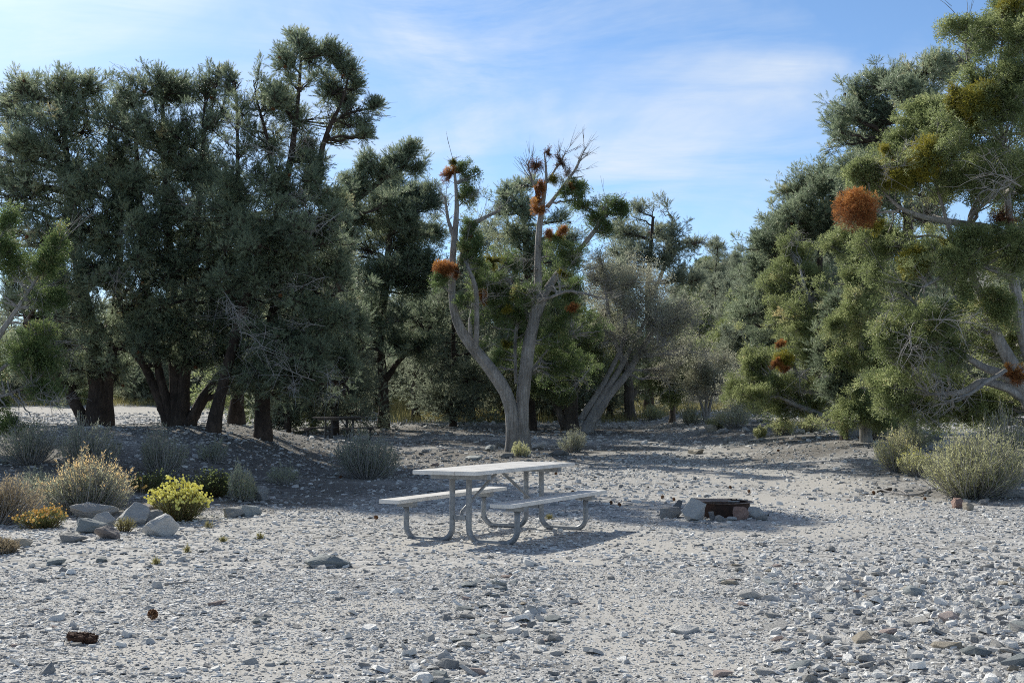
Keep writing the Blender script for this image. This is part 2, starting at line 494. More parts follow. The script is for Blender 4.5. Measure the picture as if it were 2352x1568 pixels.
def build_tree(name, label, base, trunks, lobes, sp, seed, cat='tree', group=None, dens=1.0, dead=0, mist=(), cones=0, lowdens=1.0, trunk_k=12, flute=.12, depth=1.0, limb_mat=None):
    """trunks: list of polylines of (x,y,z,r) relative to base; lobes: (x,y,z,rx,rz[,density]) relative to base"""
    rng = np.random.default_rng(seed)
    s = SP[sp]
    WN = rng.normal(0, 1, (3, 3)); WN = WN / np.linalg.norm(WN, axis=1, keepdims=True) * np.array([[3.2], [4.6], [6.5]]) / s.get('gsc', 1.0)
    WP = rng.uniform(0, 6.28, 3)
    root = empty(name, base)
    tag(root, label, cat, group)
    W = Tubes()
    tr_pts = []
    for k, tp in enumerate(trunks):
        P = resample(tp, 26)
        wob = np.cumsum(rng.normal(0, .008, (26, 3)), 0); wob -= np.linspace(0, 1, 26)[:, None] * wob[-1]
        P[:, :3] += wob * np.clip(P[:, 3:4] * 8, .3, 1.4)
        if P[0, 2] < .05:
            P[0, 2] -= .15
            P[:3, 3] *= np.array([1.45, 1.22, 1.08])
        W.add(P[:, :3], P[:, 3], trunk_k if P[0, 3] > .05 else 7, .5, flute)
        tr_pts.append(P)
        if P[-1, 3] < .035 and sp != 'far_pinyon' and sp != 'far_juniper':   # limbs end in fine twigs
            nt_ = 22
            ii_ = rng.integers(12, 26, nt_)
            a_ = P[ii_, :3]; ax_ = P[-1, :3] - P[12, :3]; ax_ /= np.linalg.norm(ax_) + 1e-9
            e_ = a_ + (rng.normal(0, .75, (nt_, 3)) + ax_ * .9 + np.array([0, 0, .25])) * rng.uniform(.12, .38, (nt_, 1))
            m_ = (a_ + e_) * .5 + rng.normal(0, .04, (nt_, 3))
            W.add(bezier(a_, m_, e_, 5), np.tile(np.linspace(.009, .0025, 5), (nt_, 1)), 4)
            q_ = rng.integers(0, nt_, 44)
            s_ = m_[q_]; f_ = s_ + (e_[q_] - a_[q_]) * .5 + rng.normal(0, .09, (44, 3))
            W.add(bezier(s_, (s_ + f_) * .5 + rng.normal(0, .02, (44, 3)), f_, 4), np.tile(np.linspace(.005, .0018, 4), (44, 1)), 3)
    TP = np.concatenate([p[2:] for p in tr_pts])
    sh_P, sh_D, sh_S, sh_T = [], [], [], []
    subP, subR = [], []
    twP, twR = [], []
    for lb in lobes:
        c = np.array(lb[:3]); rx, rz = lb[3] * s.get('fat', 1.12), lb[4] * s.get('fat', 1.12)
        dn = (lb[5] if len(lb) > 5 else 1.0) * dens
        # limb
        cost = np.linalg.norm(TP[:, :3] - c, axis=1) + .9 * np.clip(TP[:, 2] - c[2] + .25 * rz, 0, None)
        a = TP[np.argmin(cost)]
        S_ = a[:3]; ln = np.linalg.norm(c - S_)
        r0 = min(a[3] * .75, .022 + .016 * ln)
        if ln > .12:
            mid = (S_ + c) * .5 + np.array([0, 0, (.10 if sp.startswith('pin') else .05) * ln * rng.uniform(-1.2, 1.0)]) + rng.normal(0, .07 * ln, 3)
            Pl = bezier(S_[None], mid[None], c[None], 10)
            Pl[0, 1:-1] += rng.normal(0, .018 * min(ln, 2), (8, 3))
            W.add(Pl, np.linspace(r0, max(.010, r0 * .4), 10)[None], 7, .5)
            limb = Pl[0]
        else:
            limb = np.repeat(c[None], 10, 0)
        # secondary branches fanned to the lobe surface, each ending in a puff of shoots, with gaps between
        n = max(5, int(s['subs'] * dn * (rx * rx * rz) ** .5 * 1.55 + 4))
        dv = rng.normal(size=(n, 3)); dv[:, 2] += .25
        dv /= np.linalg.norm(dv, axis=1, keepdims=True)
        rad = rng.uniform(.22, 1.0, (n, 1)) ** .55 * np.exp(rng.normal(-.03, .27, (n, 1)))
        lump = 1 + .40 * np.sin(dv @ rng.normal(0, 2.6, 3) + rng.uniform(0, 6)) + .28 * np.sin(dv @ rng.normal(0, 5, 3) + rng.uniform(0, 6))
        ax = rng.normal(size=3); ax[2] *= .6; ax /= np.linalg.norm(ax)
        E = dv * rad * lump[:, None] * np.array([rx, rx * depth, rz]) * .9
        E = c + E + ax * (E @ ax)[:, None] * rng.uniform(*s.get('str', (-.25, .55)))
        gap = np.sin(E @ WN[0] + WP[0]) + np.sin(E @ WN[1] + WP[1]) + np.sin(E @ WN[2] + WP[2])
        E = E[gap > s.get('gap', -.75)]; rad = rad[gap > s.get('gap', -.75)]; n = len(E)
        if n < 3: continue
        st = limb[rng.integers(3, 10, n)]
        Mi = (st + E) * .5 + rng.normal(0, .10, (n, 3)) * rx; Mi[:, 2] -= .12 * rx
        Ps = bezier(st, Mi, E, 5)
        Rs = np.linspace(.010, .003, 5)[None] * (1 + .5 * rng.uniform(size=(n, 1))) * (1 + .25 * (s['sc'] - 1))
        subP.append(Ps); subR.append(Rs)
        k = s['sh']
        onp = rng.uniform(size=(n, k)) < .72
        f = np.where(onp, rng.uniform(.93, 1.0, (n, k)), rng.uniform(.35, .95, (n, k)))
        fi = f * 4; i0 = np.clip(fi.astype(int), 0, 3); fr = (fi - i0)[..., None]
        rows = np.arange(n)[:, None]
        pos = Ps[rows, i0] * (1 - fr) + Ps[rows, i0 + 1] * fr
        tang = (E - st); tang /= np.linalg.norm(tang, axis=1, keepdims=True) + 1e-9
        d = rng.normal(size=(n, k, 3)) * .62 + tang[:, None] * .45 + np.array([0, 0, s['up']])
        d /= np.linalg.norm(d, axis=2, keepdims=True)
        pr = s['grp'] * np.exp(rng.normal(0, .3, (n, 1, 1)))
        off = np.where(onp[..., None], pr * rng.uniform(.15, 1.0, (n, k, 1)) ** .6, s['grp'] * .5 * rng.uniform(.2, 1, (n, k, 1)))
        tip = pos + d * off
        sc = s['sc'] * rng.uniform(.75, 1.2, (n, k))
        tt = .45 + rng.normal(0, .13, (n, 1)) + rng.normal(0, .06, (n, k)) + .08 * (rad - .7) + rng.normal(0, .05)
        sh_P.append(tip.reshape(-1, 3)); sh_D.append(d.reshape(-1, 3)); sh_S.append(sc.ravel()); sh_T.append(tt.ravel())
        q = rng.uniform(size=(n, k)) < .5
        pp = np.stack([pos[q], tip[q]], 1)
        twP.append(pp); twR.append(np.tile([.0045, .002], (len(pp), 1)) * (.5 + .5 * s['sc']))
    if lobes:
        W.add(np.concatenate(subP), np.concatenate(subR), 4, .5)
        W.add(np.concatenate(twP), np.concatenate(twR), 3, .5)
    o = link_mesh('trunk', W.mesh('trunk', M[s['b']]), root)
    if sh_P:
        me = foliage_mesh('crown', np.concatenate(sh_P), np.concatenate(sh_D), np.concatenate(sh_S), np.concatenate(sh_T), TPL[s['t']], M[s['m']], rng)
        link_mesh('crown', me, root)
    # bare dead branchlets
    for b in range(dead):
        lb = lobes[rng.integers(0, len(lobes))] if isinstance(dead, int) else None
        c = np.array(lb[:3]); rx = lb[3]
        dead_branch(root, c + rng.normal(0, .35, 3) * rx - np.array([0, .5 * rx, .25 * rx]), rng)
    for ms in mist:
        mistletoe(root, ms, rng)
    for i in range(cones):
        lb = lobes[rng.integers(0, len(lobes))]
        c = np.array(lb[:3]); dv = rng.normal(size=3); dv[1] = -abs(dv[1]); dv /= np.linalg.norm(dv)
        link_mesh('pine_cone', CONE_MESH, root, c + dv * np.array([lb[3], lb[3] * depth, lb[4]]) * .95)
    return root


def dead_branch(root, p, rng, L_=None, mat=None, d=None, n=None):
    L_ = L_ or rng.uniform(.55, 1.0)
    T = Tubes()
    d = np.array(d, float) if d is not None else np.array([rng.normal(0, .7), -.7, rng.uniform(-.7, .3)])
    d /= np.linalg.norm(d)
    p = np.array(p, float)
    e = p + d * L_
    mid = (p + e) * .5 + rng.normal(0, .12, 3) * L_
    Pl = bezier(p[None], mid[None], e[None], 9)
    T.add(Pl, np.linspace(.014, .004, 9)[None] * L_, 6)
    n = n or 16
    i = rng.integers(2, 9, n)
    st = Pl[0][i]; E = st + (d[None] * .6 + rng.normal(0, .55, (n, 3))) * L_ * .5
    Mi = (st + E) * .5 + rng.normal(0, .07, (n, 3)); Mi[:, 2] += .05
    P2 = bezier(st, Mi, E, 6)
    T.add(P2, np.tile(np.linspace(.006, .0025, 6), (n, 1)) * L_, 4)
    n3 = n * 4
    r = rng.integers(0, n, n3); j = rng.integers(2, 6, n3)
    st = P2[r, j]; E = st + (d[None] * .4 + rng.normal(0, .6, (n3, 3))) * L_ * .22
    T.add(bezier(st, (st + E) * .5 + rng.normal(0, .03, (n3, 3)), E, 4), np.tile(np.linspace(.0035, .0016, 4), (n3, 1)) * L_, 3)
    o = link_mesh('dead_branch', T.mesh('dead_branch', mat or M['deadwood']), root)
    return o


def mistletoe(root, ms, rng):
    """ms: x,y,z,rx,rz,kind,label"""
    x, y, z, rx, rz, kind, lab = ms
    n = int((260 if rx < .25 else 420) + (11000 if rx < .25 else 21000) * rx * rz)
    c = np.array([x, y, z])
    # clump of smaller balls so the outline is uneven
    nb = 9 if rx < .25 else 34
    bd = rng.normal(size=(nb, 3)); bd /= np.linalg.norm(bd, axis=1, keepdims=True)
    bc = bd * (rng.uniform(.2, 1.15, (nb, 1)) if rx < .25 else rng.uniform(.5, .72, (nb, 1))); br = rng.uniform(.22, .45, nb) if rx < .25 else rng.uniform(.26, .40, nb)
    b = rng.integers(0, nb, n)
    d = rng.normal(size=(n, 3)); d /= np.linalg.norm(d, axis=1, keepdims=True)
    q = bc[b] + d * (br[b] * rng.uniform(.55, 1.0, n) ** .5)[:, None]
    P = c + q * np.array([rx, rx, rz])
    dd = d * .6 + rng.normal(0, .8, (n, 3)) + .2 * q
    t = .45 + rng.normal(0, .13, n) + rng.normal(0, .10, nb)[b]
    if kind == 'mis_orange':
        t = t + .32 * q[:, 2]
    if kind == 'mis_brown':                      # dead broom: mostly bare twigs
        n = int(n * .22); P, dd, t, q = P[:n], dd[:n], t[:n], q[:n]
    S_ = rng.uniform(.32, .62, n) * (.85 if rx < .25 else 1.0)
    V, tt = expand(P, dd, S_, t, TPL['mistle'], rng)
    T = Tubes()
    m = min(n, 300)
    T.add(bezier(np.repeat(c[None], m, 0), c + q[:m] * .4 * np.array([rx, rx, rz]) + rng.normal(0, .04, (m, 3)), P[:m], 4), np.tile(np.linspace(.006, .002, 4), (m, 1)), 3, .3)
    tv, tq = np.concatenate(T.V), np.concatenate(T.Q)
    me = np_mesh('mistletoe_clump', np.concatenate([V, tv]), tris=np.arange(len(V)).reshape(-1, 3), quads=tq + len(V), tint=np.concatenate([tt, np.full(len(tv), .15)]), mat=M[kind])
    o = link_mesh('mistletoe_clump', me, root)
    o['label'] = lab
    return o


def make_cone_mesh(seed, open_=1.0):
    rng = np.random.default_rng(seed)
    V, Tr, tint = [], [], []
    n = 46; L_ = .062
    for i in range(n):
        f = i / n
        a = i * 2.399
        r = .010 + .020 * math.sin(math.pi * (.12 + .85 * f))
        b = np.array([.25 * r * math.cos(a), .25 * r * math.sin(a), f * L_])
        d = np.array([math.cos(a), math.sin(a), .15 + .9 * f]) * open_
        e = b + d / np.linalg.norm(d) * r * 1.15
        s = np.array([-math.sin(a), math.cos(a), 0])
        w = r * .55
        k = len(V)
        V += [b, e + s * w - np.array([0, 0, .003]), e + d * .006, e - s * w - np.array([0, 0, .003]), e + np.array([0, 0, .007])]
        Tr += [(k, k + 1, k + 4), (k, k + 4, k + 3), (k + 1, k + 2, k + 4), (k + 2, k + 3, k + 4), (k, k + 3, k + 1), (k + 1, k + 3, k + 2)]
        t = .45 + rng.normal(0, .15)
        tint += [.1, t + .2, t + .3, t + .2, t]
    return np_mesh('pine_cone', np.array(V), tris=np.array(Tr), tint=np.array(tint), mat=M['cone'])


CONE_MESH = make_cone_mesh(1)
# cones on the tree hang down; scaled up a little when used on the ground


def P2L(px, py, Y, base, dy=0.0):
    """pixel at depth Y(+dy) -> offset from base"""
    v = at(px, py, Y + dy)
    return np.array([v.x - base.x, v.y - base.y, v.z - base.z])


def px_tree(name, label, bpx, Y, trunks, lobes, sp, seed, **kw):
    a, _ = ray(bpx, 940)
    base = Vector((a * Y, Y, gzf(a * Y, Y)))
    rng = np.random.default_rng(seed + 500)
    k = Y / F
    spread = kw.pop('spread', 1.0)
    TT = []
    for tp in trunks:
        pts = []
        for q in tp:
            dy = q[3] if len(q) > 3 else 0.0
            v = P2L(q[0], q[1], Y, base, dy)
            pts.append((*v, q[2] * k))
        if pts[0][2] < .4:                        # stems that start at the ground
            pts[0] = (pts[0][0], pts[0][1], 0.0, pts[0][3])
            pts = [pts[0]] + [p for p in pts[1:] if p[2] > .15]
        TT.append(pts)
    LL = []
    for q in lobes:
        px, py, rx, rz = q[:4]
        dy = q[4] if len(q) > 4 and q[4] is not None else rng.uniform(-1, 1) * spread
        v = P2L(px, py, Y, base, dy)
        kk = (Y + dy) / F
        LL.append((*v, rx * kk, rz * kk) + ((q[5],) if len(q) > 5 else ()))
    mist = []
    for q in kw.pop('mist', ()):
        px, py, rx, rz, dy, kind, lab = q
        v = P2L(px, py, Y, base, dy)
        kk = (Y + dy) / F
        mist.append((*v, rx * kk, rz * kk, kind, lab))
    out = []
    for q in LL:
        c = np.array(q[:3]); w_ = np.array([q[3], q[3], q[4]])
        out.append((*c, q[3] * .96, q[4] * .94) + tuple(q[5:]))
        for _ in range(1):
            dv = rng.normal(size=3); dv[2] *= .8; dv /= np.linalg.norm(dv)
            f = rng.uniform(.4, .62)
            c2 = c + dv * w_ * rng.uniform(.75, 1.15)
            out.append((*c2, q[3] * f, q[4] * f, .6 * (q[5] if len(q) > 5 else 1)))
    return build_tree(name, label, base, TT, out, sp, seed, mist=mist, **kw)

# ------------------------------------------------------------------ trees on the left
DUFF_SHADE_SPOTS = []   # (x, y, radius) for needle litter under crowns and painted shade on the bank


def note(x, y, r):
    DUFF_SHADE_SPOTS.append((x, y, r))


GL = 'pinyon pines beside the campsite'
# far-left pinyon with a broad grey-blue crown
px_tree('pinyon_pine', 'broad dense pinyon pine filling the left edge, short thick dark trunk behind sagebrush', 222, 28,
    [[(222, 968, 25), (232, 900, 22), (214, 790, 16), (180, 620, 12), (160, 420, 9), (140, 240, 4)],
     [(200, 968, 14), (165, 915, 12), (120, 850, 12), (60, 740, 8, -1)],
     [(240, 968, 16), (247, 880, 14), (262, 760, 10), (275, 560, 8), (250, 330, 4)]],
    [(18, 265, 60, 60), (75, 222, 52, 45), (140, 208, 58, 45), (212, 205, 48, 42), (255, 262, 45, 50), (40, 340, 80, 75), (125, 300, 80, 70),
     (210, 300, 70, 70), (55, 440, 90, 80), (155, 400, 90, 80), (245, 400, 70, 70, .5), (-30, 400, 80, 90), (95, 550, 95, 80, -1.2), (195, 520, 90, 80, -1.2),
     (-20, 550, 80, 80), (150, 660, 95, 70, -1.2), (270, 520, 66, 70, -1.6), (50, 690, 80, 70), (255, 640, 76, 62, -1.6), (330, 600, 52, 60, -2),
     (345, 690, 62, 66, -2.2), (372, 760, 50, 46, -2.2), (130, 780, 80, 52), (235, 760, 70, 50, -.5), (50, 800, 60, 60, 1), (160, 850, 70, 35), (270, 830, 60, 36), (300, 450, 50, 50, -1.4), (110, 640, 70, 60, -2.4), (210, 610, 60, 60, -2.6), (310, 560, 50, 60, -2.6), (390, 700, 44, 60, -2.6), (180, 440, 60, 60, -1.8), (80, 340, 60, 50, -1.4), (90, 860, 60, 36, 0), (190, 880, 50, 26, .6), (280, 870, 46, 26, .4), (120, 720, 60, 50, -1), (300, 780, 60, 50, -2), (200, 720, 60, 50, -2.4), (280, 350, 50, 50, -.8)],
    'pinyon', 1, group=GL, dead=5, cones=14, depth=1.15)
# multi-stemmed pinyon
px_tree('pinyon_pine', 'multi-stemmed pinyon pine with fanned dark trunks spreading from one base', 405, 27.2,
    [[(388, 985, 12), (352, 885, 10), (328, 835, 9), (290, 790, 8)],
     [(397, 985, 12), (372, 880, 10), (350, 800, 9), (330, 640, 10), (315, 420, 6), (310, 260, 3)],
     [(405, 985, 15), (404, 860, 13), (398, 700, 11), (385, 450, 9), (372, 230, 4)],
     [(415, 985, 15), (424, 870, 13), (432, 750, 10), (452, 550, 9), (470, 300, 4)],
     [(425, 985, 12), (452, 935, 11), (500, 860, 9), (560, 800, 6)],
     [(440, 960, 8), (470, 915, 7), (500, 905, 5), (540, 900, 4)]],
    [(300, 232, 48, 45), (365, 195, 50, 38), (425, 222, 55, 45), (475, 205, 34, 40), (320, 320, 78, 70), (425, 310, 70, 70), (500, 280, 35, 50),
     (300, 420, 70, 60), (385, 400, 85, 70), (470, 400, 60, 60, .6), (345, 510, 80, 70, -.6), (435, 520, 80, 70, .4), (405, 620, 80, 66, -.8), (320, 720, 60, 45),
     (480, 640, 66, 60, .6), (405, 745, 70, 50, -1), (440, 830, 60, 30), (500, 740, 56, 50), (280, 290, 40, 46), (480, 800, 60, 40, -.5), (520, 680, 50, 50, -.8), (470, 560, 60, 56, -.8), (400, 480, 60, 56, -1.4), (380, 330, 60, 56, -1), (450, 400, 56, 50, -.8), (540, 600, 50, 60), (350, 800, 50, 34, -1.2)],
    'pinyon', 2, group=GL, dead=6, cones=14, depth=1.2)
# tall one with the leaning reddish trunk and an airy top
px_tree('pinyon_pine', 'tallest pinyon pine, leaning reddish trunk and an airy top with sky showing through', 488, 25.6,
    [[(488, 1000, 14), (506, 900, 12), (530, 800, 11), (562, 700, 10), (600, 580, 9), (645, 480, 8), (668, 390, 8), (678, 290, 6), (690, 190, 4), (692, 100, 2)],
     [(690, 470, 8), (735, 420, 7), (738, 345, 6), (757, 288, 5), (788, 232, 3), (800, 180, 2)],
     [(640, 480, 6), (628, 400, 5), (615, 320, 4), (590, 230, 2)],
     [(760, 285, 3), (800, 262, 3), (845, 250, 2)],
     [(600, 580, 7), (560, 520, 6), (545, 400, 5), (545, 280, 3), (540, 190, 2)]],
    [(690, 105, 34, 26), (660, 142, 34, 30), (716, 128, 28, 28), (772, 140, 34, 28, 0), (800, 168, 22, 24), (690, 195, 48, 42), (640, 225, 40, 38), (752, 212, 34, 30),
     (582, 185, 30, 34), (533, 190, 17, 30), (605, 250, 42, 42), (556, 262, 34, 36), (690, 280, 58, 44), (795, 248, 28, 18), (830, 246, 26, 13), (858, 248, 16, 9),
     (806, 292, 28, 18), (838, 318, 20, 14), (765, 330, 25, 18), (620, 335, 52, 46), (700, 365, 46, 42), (560, 350, 48, 46), (535, 430, 55, 55), (600, 430, 70, 60, -.6), (675, 450, 68, 50),
     (640, 530, 80, 66, -1), (560, 530, 70, 66), (720, 520, 66, 56), (820, 205, 14, 14), (600, 560, 66, 56, -1.4), (680, 560, 66, 56, -1.4), (740, 560, 56, 50, -.8), (520, 480, 56, 56), (760, 470, 40, 36), (640, 620, 80, 60, -1), (575, 640, 66, 60, -1), (730, 400, 25, 25)],
    'pinyon', 3, group=GL, dead=8, cones=12, depth=1.2)
# lower, broad one right of it (two dark trunks)
px_tree('pinyon_pine', 'low broad pinyon pine on a thick dark trunk, drooping bare twigs, left of second table', 600, 26.6,
    [[(602, 1000, 17), (600, 900, 16), (612, 780, 13), (640, 660, 12), (690, 560, 7)],
     [(612, 880, 14), (660, 800, 12), (730, 720, 8), (790, 640, 5)],
     [(604, 860, 12), (650, 850, 10), (720, 870, 7), (790, 880, 4)]],
    [(700, 620, 80, 66), (770, 600, 60, 60), (640, 710, 80, 60, -1), (725, 700, 76, 60), (560, 740, 66, 56), (660, 790, 86, 50, -1.2), (755, 790, 66, 56),
     (700, 880, 80, 36, -.6), (600, 850, 66, 42, -1), (790, 700, 46, 56), (800, 800, 36, 46), (770, 880, 50, 32), (540, 830, 50, 40), (640, 900, 60, 25), (690, 680, 66, 56, -2), (760, 740, 56, 50, -1.6), (620, 770, 60, 50, -2), (710, 820, 66, 46, -2), (800, 850, 40, 36, -.6), (660, 860, 60, 34, -1.6), (820, 740, 36, 44), (560, 890, 46, 30, 0), (800, 905, 40, 24, -.4), (730, 920, 50, 20, -.8), (520, 780, 46, 40, -.4)],
    'pinyon', 4, group=GL, dead=16, cones=3, depth=1.3)
px_tree('pinyon_pine', 'slender dark pinyon trunk standing close behind the leaning reddish pine', 545, 29.5,
    [[(545, 985, 16), (547, 900, 14), (552, 800, 10), (560, 640, 9), (540, 450, 5)]],
    [(520, 500, 60, 60), (590, 560, 70, 60), (500, 590, 60, 60), (560, 690, 70, 60), (480, 430, 50, 50), (480, 520, 50, 50), (640, 480, 60, 50)], 'pinyon_mid', 5, group=GL)
# pinyon with the long right-reaching branch, mid distance
px_tree('pinyon_pine', 'pinyon pine behind second table with upright dark trunk and long branch reaching right into sky', 880, 44,
    [[(880, 978, 12), (882, 880, 11), (872, 790, 9), (885, 650, 9), (900, 500, 5)],
     [(886, 870, 8), (905, 840, 6), (950, 790, 5), (985, 760, 3)],
     [(872, 800, 10), (845, 760, 7), (815, 690, 4)],
     [(780, 520, 4), (800, 470, 7, -5), (860, 425, 6, -5), (930, 380, 3, -5)]],
    [(828, 425, 34, 28, -5), (880, 400, 38, 28, -5), (925, 372, 34, 28, -5), (948, 345, 16, 18, -5), (838, 382, 18, 20, -5), (800, 455, 30, 26, -5), (960, 385, 12, 14, -5),
     (820, 490, 56, 52), (885, 470, 60, 52), (950, 450, 52, 42), (995, 470, 30, 36), (830, 570, 56, 52), (905, 560, 66, 56), (972, 545, 44, 46), (845, 650, 70, 50),
     (930, 640, 62, 52), (985, 640, 36, 42), (860, 735, 70, 42), (945, 725, 52, 42), (820, 800, 50, 34), (915, 800, 46, 30), (900, 420, 40, 30), (1000, 540, 20, 26), (790, 540, 46, 50), (790, 640, 46, 50), (800, 720, 50, 44), (870, 520, 60, 50), (930, 500, 50, 46), (880, 620, 60, 50), (960, 600, 46, 46), (990, 720, 40, 40), (960, 800, 44, 36), (870, 810, 56, 34), (780, 780, 44, 40)],
    'pinyon_mid', 6, group='pinyon pines behind the campsite', dead=3, cones=3, spread=2, dens=1.6)
# ------------------------------------------------------------------ the forked juniper in the middle
OR, BR, OL = 'mis_orange', 'mis_brown', 'mis_olive'
MO, MB, MY = 'orange mistletoe ball', 'brown dead mistletoe ball', 'olive green mistletoe ball'
px_tree('forked_juniper', 'half-dead juniper with forked silver trunk, orange mistletoe balls, behind the main picnic table', 1192, 31.5,
    [[(1181, 1040, 15), (1180, 970, 14.5), (1175, 915, 15), (1147, 862, 14.5), (1100, 812, 14), (1062, 762, 12), (1043, 735, 9), (1040, 650, 8), (1041, 560, 7), (1052, 500, 6), (1048, 420, 3.5), (1040, 365, 2)],
     [(1199, 1040, 15), (1198, 960, 14.5), (1201, 895, 14.5), (1214, 800, 14), (1221, 745, 13), (1238, 690, 10), (1234, 600, 7), (1238, 500, 7), (1250, 445, 5), (1260, 400, 3), (1250, 350, 1.2)],
     [(1226, 735, 12), (1258, 665, 9), (1302, 600, 6.5), (1348, 555, 4.5), (1380, 510, 4), (1402, 462, 2)],
     [(1300, 605, 4.5), (1335, 565, 3.5), (1375, 515, 2.6), (1424, 465, 1.2)],
     [(1256, 475, 5), (1288, 435, 3.5), (1322, 390, 2.6), (1342, 345, 1.2)],
     [(1234, 692, 4, -.3), (1262, 684, 3.6, -.5), (1302, 668, 3, -.7), (1345, 674, 2.4, -.8), (1400, 690, 1, -.8)],
     [(1093, 800, 5.5, -.2), (1096, 720, 5.5, -.4), (1092, 655, 5, -.5), (1074, 612, 3.5, -.5), (1062, 580, 2)],
     [(1080, 800, 5, .4), (1078, 740, 5, .5), (1088, 690, 4, .8), (1075, 560, 3)],
     [(1056, 610, 7), (1075, 550, 7), (1088, 515, 6), (1112, 500, 4), (1148, 485, 2)],
     [(1222, 745, 6, .5), (1192, 680, 4.5, .9), (1165, 640, 4, 1.2), (1125, 615, 2, 1.4)],
     [(1185, 880, 4, .5), (1182, 790, 4, .7), (1192, 720, 5, .9), (1200, 660, 3)],
     [(1048, 560, 6), (1030, 510, 4), (1022, 450, 2)],
     [(1244, 470, 3.4), (1225, 420, 2.4), (1210, 375, .8)], [(1256, 420, 3.2), (1285, 375, 2), (1300, 350, .7)],
     [(1212, 860, 3.5, .4), (1260, 800, 3, .8), (1310, 770, 4, 1)]],
    [(1342, 405, 22, 26, 0), (1350, 352, 12, 18, 0), (1336, 470, 22, 26, 0), (1404, 475, 26, 26, 0), (1428, 490, 14, 18, 0), (1364, 505, 15, 16, 0), (1388, 535, 12, 14, 0), (1332, 440, 16, 16, 0), (1310, 445, 14, 14, 0),
     (1278, 566, 34, 26, 0), (1300, 590, 24, 20), (1228, 620, 22, 18, -.4), (1076, 450, 24, 34, 0), (1068, 410, 18, 26, 0), (1100, 398, 12, 26, 0), (1082, 530, 20, 26, 0), (1092, 570, 18, 26), (1072, 600, 24, 24, -.3), (1095, 622, 20, 24),
     (1064, 700, 26, 22, -.3), (1212, 679, 22, 24, -.4), (1186, 735, 30, 22, .6), (1292, 742, 34, 30, .2), (1272, 765, 30, 26), (1150, 780, 36, 30, .6), (1110, 740, 30, 28, .7), (1165, 905, 18, 20, -.2), (1160, 700, 34, 30, 1), (1112, 690, 28, 30, 1),
     (1250, 720, 22, 30, .8), (1330, 780, 34, 30, 1), (1300, 830, 34, 28, 1), (1250, 800, 26, 32, 1), (1145, 840, 24, 26, 1), (1035, 610, 20, 18, .2), (1250, 660, 20, 26, .8), (1015, 650, 18, 20), (1320, 660, 22, 24, 1), (1280, 630, 24, 20), (1140, 660, 30, 28, 1.2), (1170, 620, 28, 26, 1.3), (1110, 640, 26, 26, .9), (1260, 690, 26, 26, 1), (1310, 710, 30, 28, 1), (1340, 740, 30, 30, 1.2), (1290, 790, 34, 30, .6), (1180, 810, 28, 28, 1), (1340, 830, 30, 28, 1.2), (1270, 860, 30, 24, .9), (1130, 720, 28, 26, 1), (1255, 590, 24, 22, .4), (1090, 650, 20, 22, .3), (1075, 560, 18, 22, .2), (1200, 770, 26, 26, .9), (1375, 770, 26, 24, 1), (1300, 560, 18, 18, .3)],
    'juniper_green', 7, cat='tree', depth=1.3, spread=.7, dens=1.15, dead=12, trunk_k=26, flute=.16,
    mist=[(1035, 402, 22, 20, 0, OR, MO), (1020, 617, 28, 24, -.4, OR, MO), (1050, 620, 13, 15, -.4, OR, MO), (1043, 372, 9, 10, 0, OL, MY),
          (1232, 380, 26, 24, 0, BR, MB), (1291, 374, 22, 18, 0, BR, MB), (1258, 352, 14, 20, 0, BR, MB), (1240, 428, 20, 20, -.2, OR, MO), (1232, 482, 22, 24, -.3, OR, MO), (1270, 410, 15, 15, 0, OL, MY),
          (1303, 400, 15, 13, 0, BR, MB), (1308, 432, 18, 10, 0, OR, MO), (1296, 525, 14, 22, -.2, OR, MO), (1260, 535, 15, 20, -.2, OR, MO), (1276, 545, 16, 12, -.1, OL, MY), (1296, 630, 14, 15, -.3, OL, MY), (1318, 706, 14, 16, -.3, OR, MO),
          (1180, 675, 14, 20, .2, OL, MY), (1163, 712, 16, 9, .2, OL, MY), (1082, 545, 10, 12, 0, OR, MO), (1110, 680, 12, 20, .4, OR, MO), (1232, 450, 14, 20, 0, OR, MO), (1160, 790, 12, 10, .3, OL, MY), (1130, 600, 20, 18, .8, OL, MY)])
note(*at(1192, 1035, 31.5)[:2], 3.2)
